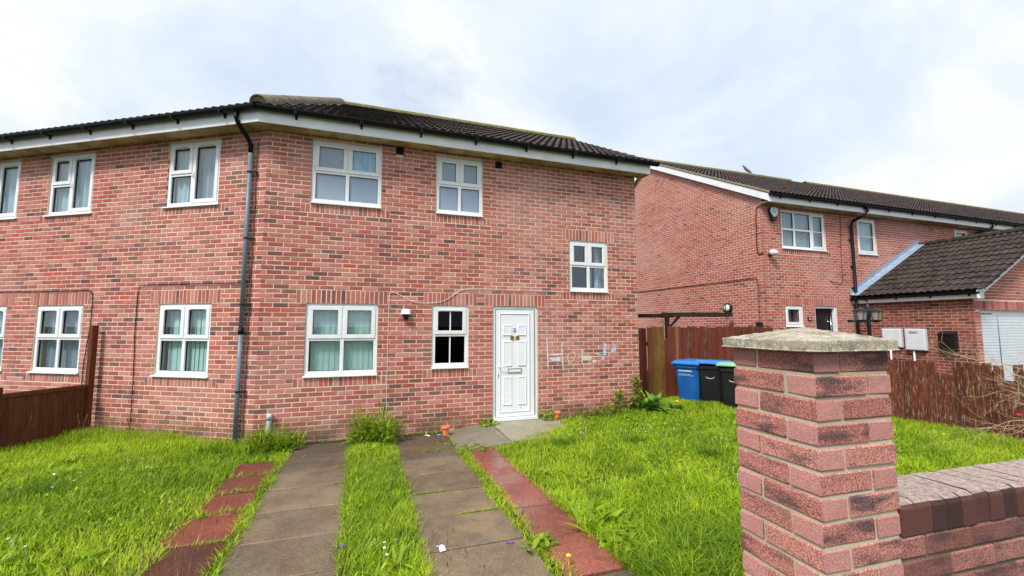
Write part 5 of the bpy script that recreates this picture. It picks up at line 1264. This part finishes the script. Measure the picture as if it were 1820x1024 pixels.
def sow(s0, s1, d0, d1, dens, hmul=1.0, wmul=1.0, lean=1.0, only=None, drybase=.03):
    n = int((s1 - s0) * (d1 - d0) * dens); s_ = R_.uniform(s0, s1, n); d = R_.uniform(d0, d1, n)
    j = .035 + .045 * fbm(s_ * 1.0, d, 9, 3) + R_.normal(0, .012, n)
    k = ~hard(s_, d, j)
    X = C.x + E1.x * s_ + N1.x * d; Y = C.y + E1.y * s_ + N1.y * d
    lx = (X - C.x) * math.cos(A2) + (Y - C.y) * math.sin(A2); ly = -(X - C.x) * math.sin(A2) + (Y - C.y) * math.cos(A2)
    k &= ~((s_ < .02) & (ly > -.03)); k &= ~((s_ >= 0) & (s_ < 6.99) & (d < .03))
    if only is not None: k &= only(s_, d, X, Y)
    s_, d, X, Y = s_[k], d[k], X[k], Y[k]; n = len(s_)
    if n == 0: return
    cl = fbm(X, Y, 3.2, 5); cl2 = fbm(X, Y, 9.0, 8)
    h = hmul * (.048 + .034 * R_.random(n) + .030 * np.clip(cl, -.3, 1) + .02 * np.clip(cl2, -.3, 1)); h = np.clip(h, .02, .4)
    ang = R_.uniform(0, 6.283, n); ln = h * lean * (.3 + R_.random(n) * 1.2)
    wd = wmul * R_.uniform(.0035, .0085, n)
    cl3 = fbm(X, Y, 1.3, 31); tone = np.clip(.54 + .22 * cl2 - .30 * cl + .32 * cl3 + R_.normal(0, .27, n), 0, 1); dry = np.where(R_.random(n) < drybase + .10 * np.clip(cl3 + cl2, 0, 1), R_.uniform(.3, 1, n), 0)
    lawn.add(X, Y, zg_np(s_) - .004, h, wd, ang, ln, tone, dry)
near = lambda s_, d, X, Y: (Y > 2.3) & (np.abs(X) < Y * 1.25 + .4)
sow(-6.0, .62, .0, 5.2, 3300, 1.12, 1.0, only=near); sow(-6.5, .1, -3.0, .0, 3300, 1.3, 1.1, only=near)                       # left lawn
sow(.40, .64, .0, 5.2, 2600, .8, only=near); sow(1.38, 2.1, .0, 5.3, 5200, 1.25, 1.05, only=near, drybase=.05)
sow(2.84, 3.12, 1.2, 5.3, 5200, .75, 1.1, only=near, drybase=.05)
sow(3.40, 6.8, .1, 6.3, 3300, 1.0, 1.0, only=near); sow(6.8, 10.5, -1.0, 5.0, 2600, 1.05, 1.1, only=near)
sow(6.8, 12.0, 2.0, 6.5, 1500, 1.3, 1.2, only=near)
sow(7.0, 9.6, -2.0, -.2, 1400, .8, 1.3)
sow(3.45, 5.2, 3.4, 6.0, 2200, 1.9, 1.2, 1.5, only=near)                 # longer grass by the pillar
sow(-5.0, .45, -2.6, .55, 1900, 2.0, 1.2, .5, only=lambda s_, d, X, Y: (-(X - C.x) * math.sin(A2) + (Y - C.y) * math.cos(A2)) > -.55)
for cx, cd in ((5.4, 2.1), (4.6, 3.2), (5.9, 3.0), (3.9, 3.6), (4.4, 1.7), (-2.8, 1.0), (-1.6, 1.6)):     # darker tussocks
    n = 260; s_ = cx + R_.normal(0, .10, n); d = cd + R_.normal(0, .10, n); X = C.x + E1.x * s_ + N1.x * d; Y = C.y + E1.y * s_ + N1.y * d
    h = R_.uniform(.09, .17, n); lawn.add(X, Y, zg_np(s_), h, R_.uniform(.004, .007, n), R_.uniform(0, 6.28, n), h * R_.uniform(.3, 1.0, n), np.clip(R_.normal(.1, .12, n), 0, 1), 0 * h)
for q_ in range(2):        # thin tufts along the paving joints
    n = 9000; s_ = R_.uniform(.56, 1.43, n) if q_ == 0 else R_.uniform(2.03, 2.91, n); d = np.array(dj)[R_.integers(1, 8, n)] + R_.normal(0, .006, n); k = fbm(s_, d * 3, 4.5, 44 + q_) > .30
    s_, d = s_[k], d[k]; X = C.x + E1.x * s_ + N1.x * d; Y = C.y + E1.y * s_ + N1.y * d; n = len(s_); h = R_.uniform(.005, .022, n)
    k = R_.random(n) < .5; X, Y, h = X[k], Y[k], h[k]; n = len(X)
    lawn.add(X, Y, 0 * X - .09, h, R_.uniform(.003, .006, n), R_.uniform(0, 6.28, n), h * R_.uniform(.5, 1.6, n), np.clip(R_.normal(.5, .3, n), 0, 1), np.where(R_.random(n) < .25, .6, 0))
# clover and daisy leaves low in the sward
n = 26000; s_ = R_.uniform(-5, 8, n); d = R_.uniform(.1, 5.3, n); k = ~hard(s_, d, .03 + 0 * s_); X = C.x + E1.x * s_ + N1.x * d; Y = C.y + E1.y * s_ + N1.y * d
k &= (Y > 2.4) & (np.abs(X) < Y * 1.2 + .4) & (fbm(X, Y, 2.2, 21) > -.05)
lx = (X - C.x) * math.cos(A2) + (Y - C.y) * math.sin(A2); ly = -(X - C.x) * math.sin(A2) + (Y - C.y) * math.cos(A2); k &= ~((s_ < .02) & (ly > -.03))
X, Y, s_ = X[k], Y[k], s_[k]; n = len(X)
lawn.add(X, Y, zg_np(s_) + R_.uniform(.015, .06, n), R_.uniform(.008, .03, n), R_.uniform(.010, .022, n), R_.uniform(0, 6.28, n), R_.uniform(.02, .045, n), np.clip(R_.normal(.45, .25, n), 0, 1), 0 * X)
# flat rosettes of plantain and dandelion
nc = 520; sc_ = R_.uniform(-5, 8.5, nc); dc = R_.uniform(-1.5, 5.2, nc); sz_ = R_.uniform(.6, 1.35, nc)
s_ = np.repeat(sc_, 11) + R_.normal(0, .012, nc * 11); d = np.repeat(dc, 11) + R_.normal(0, .012, nc * 11); z_ = np.repeat(sz_, 11); X = C.x + E1.x * s_ + N1.x * d; Y = C.y + E1.y * s_ + N1.y * d
lx = (X - C.x) * math.cos(A2) + (Y - C.y) * math.sin(A2); ly = -(X - C.x) * math.sin(A2) + (Y - C.y) * math.cos(A2)
k = ~hard(s_, d, .02 + 0 * s_) & (Y > 2.4) & (np.abs(X) < Y * 1.2 + .4) & ~((s_ < .02) & (ly > -.03)) & ~((s_ >= 0) & (s_ < 7) & (d < .05))
X, Y, s_, z_ = X[k], Y[k], s_[k], z_[k]; n = len(X)
lawn.add(X, Y, zg_np(s_) + .012, R_.uniform(.03, .085, n) * z_, R_.uniform(.014, .026, n) * z_, R_.uniform(0, 6.28, n), R_.uniform(.05, .11, n) * z_, np.clip(R_.normal(.38, .22, n), 0, 1), 0 * X)
lw = stuff(lawn.build('lawn_grass', M['grass'])); lw['label'] = 'bright green uncut lawn grass between the paving'; lw['category'] = 'grass'
# seeding stalks along the left-hand wall, by the fence and on the old red slabs
st = Blades()
def stalks(s0, s1, d0, d1, n, h0, h1, only=None):
    s_ = R_.uniform(s0, s1, n); d = R_.uniform(d0, d1, n); X = C.x + E1.x * s_ + N1.x * d; Y = C.y + E1.y * s_ + N1.y * d
    h = R_.uniform(h0, h1, n); an = R_.uniform(0, 6.28, n); ln = h * R_.uniform(.05, .5, n)
    st.add(X, Y, zg_np(s_), h, R_.uniform(.002, .0035, n), an, ln, R_.random(n), R_.random(n) * .5)
    hx, hy = X + np.cos(an) * ln * .92, Y + np.sin(an) * ln * .92
    for q in range(3): st.add(hx, hy, zg_np(s_) + h * (.86 + .04 * q), R_.uniform(.02, .04, n), R_.uniform(.004, .008, n), an + R_.uniform(-1, 1, n), R_.uniform(0, .02, n), R_.random(n), R_.uniform(.3, 1, n))
def wall_line(n, x0, x1, y0, y1, h0, h1):
    lx = R_.uniform(x0, x1, n); ly = R_.uniform(y0, y1, n); X = C.x + lx * math.cos(A2) - ly * math.sin(A2); Y = C.y + lx * math.sin(A2) + ly * math.cos(A2)
    h = R_.uniform(h0, h1, n); an = R_.uniform(0, 6.28, n); ln = h * R_.uniform(.05, .4, n); z = 0 * X - .06
    st.add(X, Y, z, h, R_.uniform(.002, .0035, n), an, ln, R_.random(n), R_.random(n) * .6)
    for q in range(3): st.add(X + np.cos(an) * ln * .9, Y + np.sin(an) * ln * .9, z + h * (.84 + .05 * q), R_.uniform(.02, .04, n), R_.uniform(.004, .009, n), an + R_.uniform(-1, 1, n), R_.uniform(0, .02, n), R_.random(n), R_.uniform(.3, 1, n))
wall_line(120, -2.9, -.35, -.5, -.05, .22, .42); wall_line(40, -4.6, -3.0, -1.2, -.3, .25, .5)
stalks(-.1, .5, 3.1, 4.4, 55, .15, .40); stalks(2.85, 3.1, 3.6, 4.6, 18, .12, .25); stalks(1.4, 2.05, 1.0, 4.5, 60, .12, .26); stalks(2.0, 2.35, 4.0, 4.6, 22, .10, .22)
stalks(7.2, 9.2, 2.0, 5.0, 70, .15, .32); stalks(5.1, 6.6, .05, .3, 60, .15, .34)
so_ = stuff(st.build('dry_stalks', M['stalk'])); so_['label'] = 'dry seeding grass stalks along the walls and old red slabs'; so_['category'] = 'grass'

def leafy(name, label, loc, leaves, mat, cat='weed', stems=(), group=None):
    """leaves: (x,y,z, yaw, pitch, length, width, droop, tone)"""
    t = thing(name, label, cat, loc, 0, group); m = MB()
    for (x, y, z, yaw, pit, ln, wd, dr, tone) in leaves:
        d = Vector((math.cos(yaw), math.sin(yaw), 0)); sd_ = Vector((-d.y, d.x, 0)); p = Vector((x, y, z)); vs_ = []; n = 5; prof = (.22, .8, 1.0, .85, .5, .04)
        for i in range(n + 1):
            u = i / n; pt = pit - dr * u; q = p.copy()
            hw = wd / 2 * prof[i]; fold = Vector((0, 0, .18 * hw))
            vs_ += [q - sd_ * hw + fold, q, q + sd_ * hw + fold]
            p = p + (d * math.cos(pt) + Vector((0, 0, math.sin(pt)))) * ln / n
        fs = []
        for i in range(n):
            a = i * 3; fs += [(a, a + 1, a + 4, a + 3), (a + 1, a + 2, a + 5, a + 4)]
        m.add(vs_, fs, (tone, 0, 0))
    m.build('leaves', M[mat], t, smooth=True)
    if stems:
        m = MB()
        for pts, r in stems: m.tube(pts, r, 5, (rnd.uniform(.2, .5), 0, 0))
        m.build('stems', M[mat], t, smooth=True)
    return t
def gz(s_, d): p = G(s_, d); return (p.x, p.y, zg(p.x, p.y))
def rosette(n, ln, wd, spread=.04, p0=.5, p1=1.25, dr=1.0):
    return [(rnd.uniform(-spread, spread), rnd.uniform(-spread, spread), .01, rnd.uniform(0, 6.28), rnd.uniform(p0, p1), ln * rnd.uniform(.6, 1.15), wd * rnd.uniform(.7, 1.2), dr * rnd.uniform(.5, 1.4), min(1, max(0, rnd.gauss(.5, .28)))) for _ in range(n)]
def bushy(n, rx, h, ln, wd, upr=.7):
    out_ = []
    for _ in range(n):
        a = rnd.uniform(0, 6.28); r = rx * math.sqrt(rnd.random()); z = h * rnd.random() ** .8 * (1 - .55 * r / rx)
        out_.append((r * math.cos(a), r * math.sin(a), z, a + rnd.uniform(-.9, .9), rnd.uniform(.1, 1.3) * upr, ln * rnd.uniform(.5, 1.2), wd * rnd.uniform(.6, 1.2), rnd.uniform(.2, 1.4), min(1, max(0, rnd.gauss(.45, .3)))))
    return out_
def ragged(k, n, rx, h, ln, wd):
    out_ = []
    for _ in range(k):
        a = rnd.uniform(0, 6.28); r = rx * rnd.random() ** .6; hh = h * rnd.uniform(.35, 1.0); ox, oy = r * math.cos(a), r * math.sin(a) * .7
        out_ += [(l[0] + ox, l[1] + oy) + l[2:8] + (min(1, max(0, l[8] + rnd.uniform(-.2, .2))),) for l in bushy(n, rx * .34, hh, ln * rnd.uniform(.7, 1.2), wd * rnd.uniform(.7, 1.3), 1.2)]
    return out_
leafy('dock_plant', 'large broad-leaved dock plant at the right-hand corner of the house', gz(7.12, .20), rosette(16, .50, .15, .06, .9, 1.4, 1.0) + rosette(22, .44, .15, .08, .3, 1.0, 1.1), 'dock', 'plant')
leafy('dock_plant', 'small broad-leaved plant with a yellow flower right of the large dock', gz(7.62, .28), rosette(14, .28, .13, .05, .4, 1.2, .9), 'dock', 'plant')
m = MB(); m.lathe([(0, 0), (.035, .0), (.045, .02), (.02, .03), (0, .03)], 10); p = gz(7.62, .34); tag(m.build('dandelion', M['yolk'], None, (p[0], p[1], p[2] + .17), smooth=True), 'yellow dandelion flower in the small broad-leaved plant by the gate', 'flower')
def climber(label, s_, h, n):
    lv = []; pts = [(0, 0, 0)]
    for i in range(6): pts.append((rnd.uniform(-.04, .04), rnd.uniform(-.02, .02), h * (i + 1) / 6))
    for _ in range(n):
        u = rnd.random() ** 1.35; z = h * u; r = .17 * (1 - u) + .035
        lv.append((rnd.uniform(-r, r), rnd.uniform(-r, r) * .5, z, rnd.uniform(0, 6.28), rnd.uniform(-.2, 1.0), rnd.uniform(.05, .12), rnd.uniform(.03, .06), rnd.uniform(.2, 1.2), min(1, max(0, rnd.gauss(.45, .3)))))
    leafy('tall_weed', label, gz(s_, .10), lv, 'weed', 'weed', [(pts, .007)])
climber('slender tall weed against the wall, left of the corner weed', 6.42, .48, 110); climber('tall leafy weed at the right-hand corner of the wall', 6.84, .72, 220)
p = gz(1.76, .38)
leafy('weed_clump', 'tall dense clump of weeds at the wall between the two paving strips', p, ragged(16, 44, .34, .62, .26, .017) + ragged(9, 24, .34, .46, .16, .05), 'weed', 'weed', [([(0, .2, 0), (.02, .22, .4), (-.02, .24, .78)], .006)])
leafy('weed_clump', 'dense clump of weeds round the short grey pipe', gz(.34, .30), ragged(14, 42, .36, .44, .24, .016) + ragged(6, 20, .32, .32, .13, .045), 'weed')
leafy('weed_clump', 'low leafy weed at the left foot of the white door', gz(3.72, .12), bushy(80, .15, .20, .12, .06, .8), 'weed')
leafy('weed_clump', 'low leafy weed between the white door and the right-hand pot', gz(4.90, .08), bushy(90, .19, .18, .09, .045, .9), 'weed')
leafy('weed_clump', 'brownish weeds along the wall right of the right-hand pot', gz(5.72, .10), [l[:8] + (l[8],) for l in bushy(240, .36, .16, .09, .022, 1.0)], 'weed')
leafy('weed_clump', 'yellowish weeds along the foot of the wall under the high window', gz(6.15, .14), bushy(200, .34, .22, .09, .035, .9), 'weed')
leafy('weed_tuft', 'small weed tuft on the joint of the right-hand paving strip', gz(2.55, 1.14), bushy(70, .12, .04, .07, .02, .5), 'weed')
leafy('weed_tuft', 'spreading weed where the red path meets the ramp', gz(3.20, 1.24), bushy(150, .24, .06, .08, .026, .5), 'weed')
leafy('weed_tuft', 'broad-leaved weed beside the red path near the pillar', gz(3.66, 4.05), rosette(34, .27, .055, .22, .3, 1.1, .8), 'weed')
leafy('weed_tuft', 'broad-leaved weed hanging over the edge of the red path', gz(3.62, 4.5), rosette(26, .20, .07, .12, .2, 1.0, .8), 'weed')
leafy('weed_tuft', 'leafy weed between the red path and the grey paving, low in the frame', gz(2.98, 4.22), rosette(24, .15, .05, .1, .2, 1.0, .8), 'weed')
leafy('weed_tuft', 'star-shaped plantain in the grass between the paving strips', gz(1.84, 4.15), rosette(15, .22, .032, .02, .2, .9, .7), 'weed')

# daisies and dandelions
dm = MB(); dm.lathe([(0, .0), (.011, .002), (.012, .005), (.004, .006)], 9); dm.tube([(0, 0, -.095), (0, 0, 0)], .0015, 4)
daisy = dm.mesh('daisy', M['petal']); ym = MB(); ym.lathe([(0, 0), (.018, .0), (.021, .009), (.012, .015), (0, .016)], 9); ym.tube([(0, 0, -.12), (0, 0, 0)], .002, 4); dand = ym.mesh('dandelion', M['yolk'])
def daisies(cs, cd, n, r):
    for _ in range(n):
        s_, d = cs + rnd.gauss(0, r), cd + rnd.gauss(0, r); p = gz(s_, d)
        if hard(np.array([s_]), np.array([d]), np.array([.0]))[0]: continue
        o = obj('daisy', daisy, None, (p[0], p[1], p[2] + rnd.uniform(.06, .09)), rot=(rnd.uniform(-.5, .3), rnd.uniform(-.4, .4), 0)); tag(o, 'small white daisy in the uncut lawn', 'flower', 'daisies in the lawn')
for a in ((4.9, 1.35, 8, .10), (5.6, 1.5, 5, .18), (6.2, 1.6, 5, .2), (5.9, 2.3, 6, .25), (6.8, 2.4, 5, .25), (5.2, 2.7, 3, .2), (6.1, 3.6, 5, .25), (5.3, 4.0, 5, .2), (-1.5, 1.4, 6, .3), (-3.1, .9, 6, .3), (-.9, 1.0, 4, .25), (-2.3, 2.5, 4, .3), (1.66, 3.9, 6, .09), (-1.1, 2.8, 3, .25), (8.6, 3.0, 5, .4)): daisies(*a)
for lab, s_, d in (('yellow dandelion at the foot of the red path', 3.05, 4.62), ('yellow dandelion in the grass in front of the broken fence', 9.1, 3.3), ('second yellow dandelion in front of the broken fence, further right', 9.5, 3.7)):
    p = gz(s_, d); tag(obj('dandelion', dand, None, (p[0], p[1], p[2] + .11)), lab, 'flower')

# bare rose bush in the right-hand corner
def rose():
    t = thing('rose_bush', 'bare twiggy rose bush with a few red flowers by the broken fence', 'bush', (7.12, 5.55, 0.02)); q = random.Random(21); m = MB(); tips = []
    def grow(p, d, ln, r, lvl):
        pts = [p]; dd = d.copy(); n = 5
        for i in range(n):
            dd = (dd + Vector((q.gauss(0, .16), q.gauss(0, .16), q.gauss(0, .12) - (.03 if lvl > 0 else 0)))).normalized(); p = p + dd * ln / n; pts.append(p)
        m.tube(pts, [r * (1 - .6 * i / n) for i in range(n + 1)], 5 if lvl < 2 else 4, cap=False); tips.append((pts[-1], dd))
        if lvl < 3:
            for _ in range((6, 5, 3)[lvl]):
                i = q.randint(1, n); a = Vector((q.gauss(0, 1), q.gauss(0, 1), q.gauss(.1, .6))).normalized(); grow(pts[i], (dd * .7 + a * .8).normalized(), ln * q.uniform(.4, .7), r * .5, lvl + 1)
    for i in range(9):
        a = q.uniform(1.6, 4.9) if i < 7 else q.uniform(0, 6.28); grow(Vector((q.uniform(-.1, .1), q.uniform(-.1, .1), 0)), Vector((math.cos(a) * .62, math.sin(a) * .35, q.uniform(.45, 1.35))).normalized(), q.uniform(1.0, 1.5), .0085, 0)
    m.build('branches', M['twig'], t, smooth=True)
    lv = MB()
    for _ in range(520):
        p, dd = q.choice(tips); p = p + Vector((q.gauss(0, .05), q.gauss(0, .05), q.gauss(0, .05))); a = q.uniform(0, 6.28); s_ = q.uniform(.012, .028); u = Vector((math.cos(a), math.sin(a), q.uniform(-.5, .5))) * s_; v = Vector((-math.sin(a), math.cos(a), q.uniform(-.4, .4))) * s_ * .6
        if p.z > 1.2: continue
        lv.add([p, p + u * .5 + v, p + u, p + u * .5 - v], [(0, 1, 2, 3)], (q.random(), 0, 0))
    lv.build('leaves', M['weed'], t)
    for k, (x, y, z) in enumerate(((-.66, .10, .56), (.02, -.12, .63), (.22, .1, .60))):
        f = MB(); [f.lathe([(0, 0), (.03 - .008 * i, .006), (.036 - .010 * i, .02 + .006 * i), (.02 - .006 * i, .026 + .006 * i)], 8, (rnd.uniform(-.004, .004), 0, .004 * i)) for i in range(3)]; f.build('flower', M['red_flower'], t, (x, y, z), smooth=True)
rose()

# ================================================================== pots and litter
def pot(label, s_, d, z, h=.15):
    p = G(s_, d); t = thing('plant_pot', label, 'pot', (p.x, p.y, z), 0, 'orange pots by the door'); r0, r1 = .046, .066
    m = MB(); m.lathe([(0, 0), (r0, 0), (r1 - .006, h - .04), (r1 + .004, h - .04), (r1 + .008, h), (r1 - .002, h), (r1 - .012, h - .05), (r0 - .004, .01), (0, .01)], 24); m.build('pot_body', M['pot'], t, smooth=False, bev=.0)
    m = MB(); m.lathe([(r1 + .0035, h - .040), (r1 + .010, h - .036), (r1 + .011, h - .004), (r1 + .007, h + .001)], 24); m.build('rim', M['pot'], t, smooth=True)
pot('orange plastic pot on the dark ramp, left of the white door', 2.90, .36, -.082); pot('orange plastic pot against the wall, right of the white door', 5.03, .17, .0, .14)
def litter(name, label, s_, d, z, mat, fn, rz=0.0, cat='litter'):
    p = G(s_, d); m = MB(); fn(m); tag(m.build(name, M[mat], None, (p.x, p.y, z), rz), label, cat)
def bent(m): m.add([(-.025, -.05, .0), (.025, -.055, .002), (.03, .0, .014), (-.02, .005, .012), (.028, .05, .004), (-.025, .05, .0)], [(0, 1, 2, 3), (3, 2, 4, 5)])
litter('paper_label', 'small pale blue and white label on the right-hand paving strip', 2.19, 4.03, -.078, 'litter_white', bent, .5)
def crump(m):
    for k in range(7):
        a = k * .9; m.add([(.03 * math.cos(a), .03 * math.sin(a), .002), (.035 * math.cos(a + 1.2), .035 * math.sin(a + 1.2), .03 + .01 * (k % 3)), (.01 * math.cos(a + 2), .04 * math.sin(a + 2), .045), (.0, .01, .01)], [(0, 1, 2, 3)])
litter('wrapper', 'crumpled purple wrapper at the edge of the left-hand paving strip', 1.42, 3.80, -.080, 'litter_purple', crump)
def arc(m): m.tube([(.035 * math.cos(t), .035 * math.sin(t), .004) for t in np.linspace(math.pi + .5, 2 * math.pi - .2, 10)], .004, 6)
litter('plastic_ring_piece', 'broken purple plastic ring on the right-hand paving strip', 2.76, 4.10, -.080, 'litter_purple', arc)
def tubelit(m): m.tube([(-.03, 0, .015), (.03, .01, .015)], .014, 8)
litter('bottle_cap', 'small light blue plastic piece beside the left-hand pot', 2.79, .36, -.085, 'litter_blue', tubelit)
litter('paper_scrap', 'small white scrap on the dark paving left of the left-hand pot', 2.60, .30, -.082, 'litter_white', bent, 1.2)
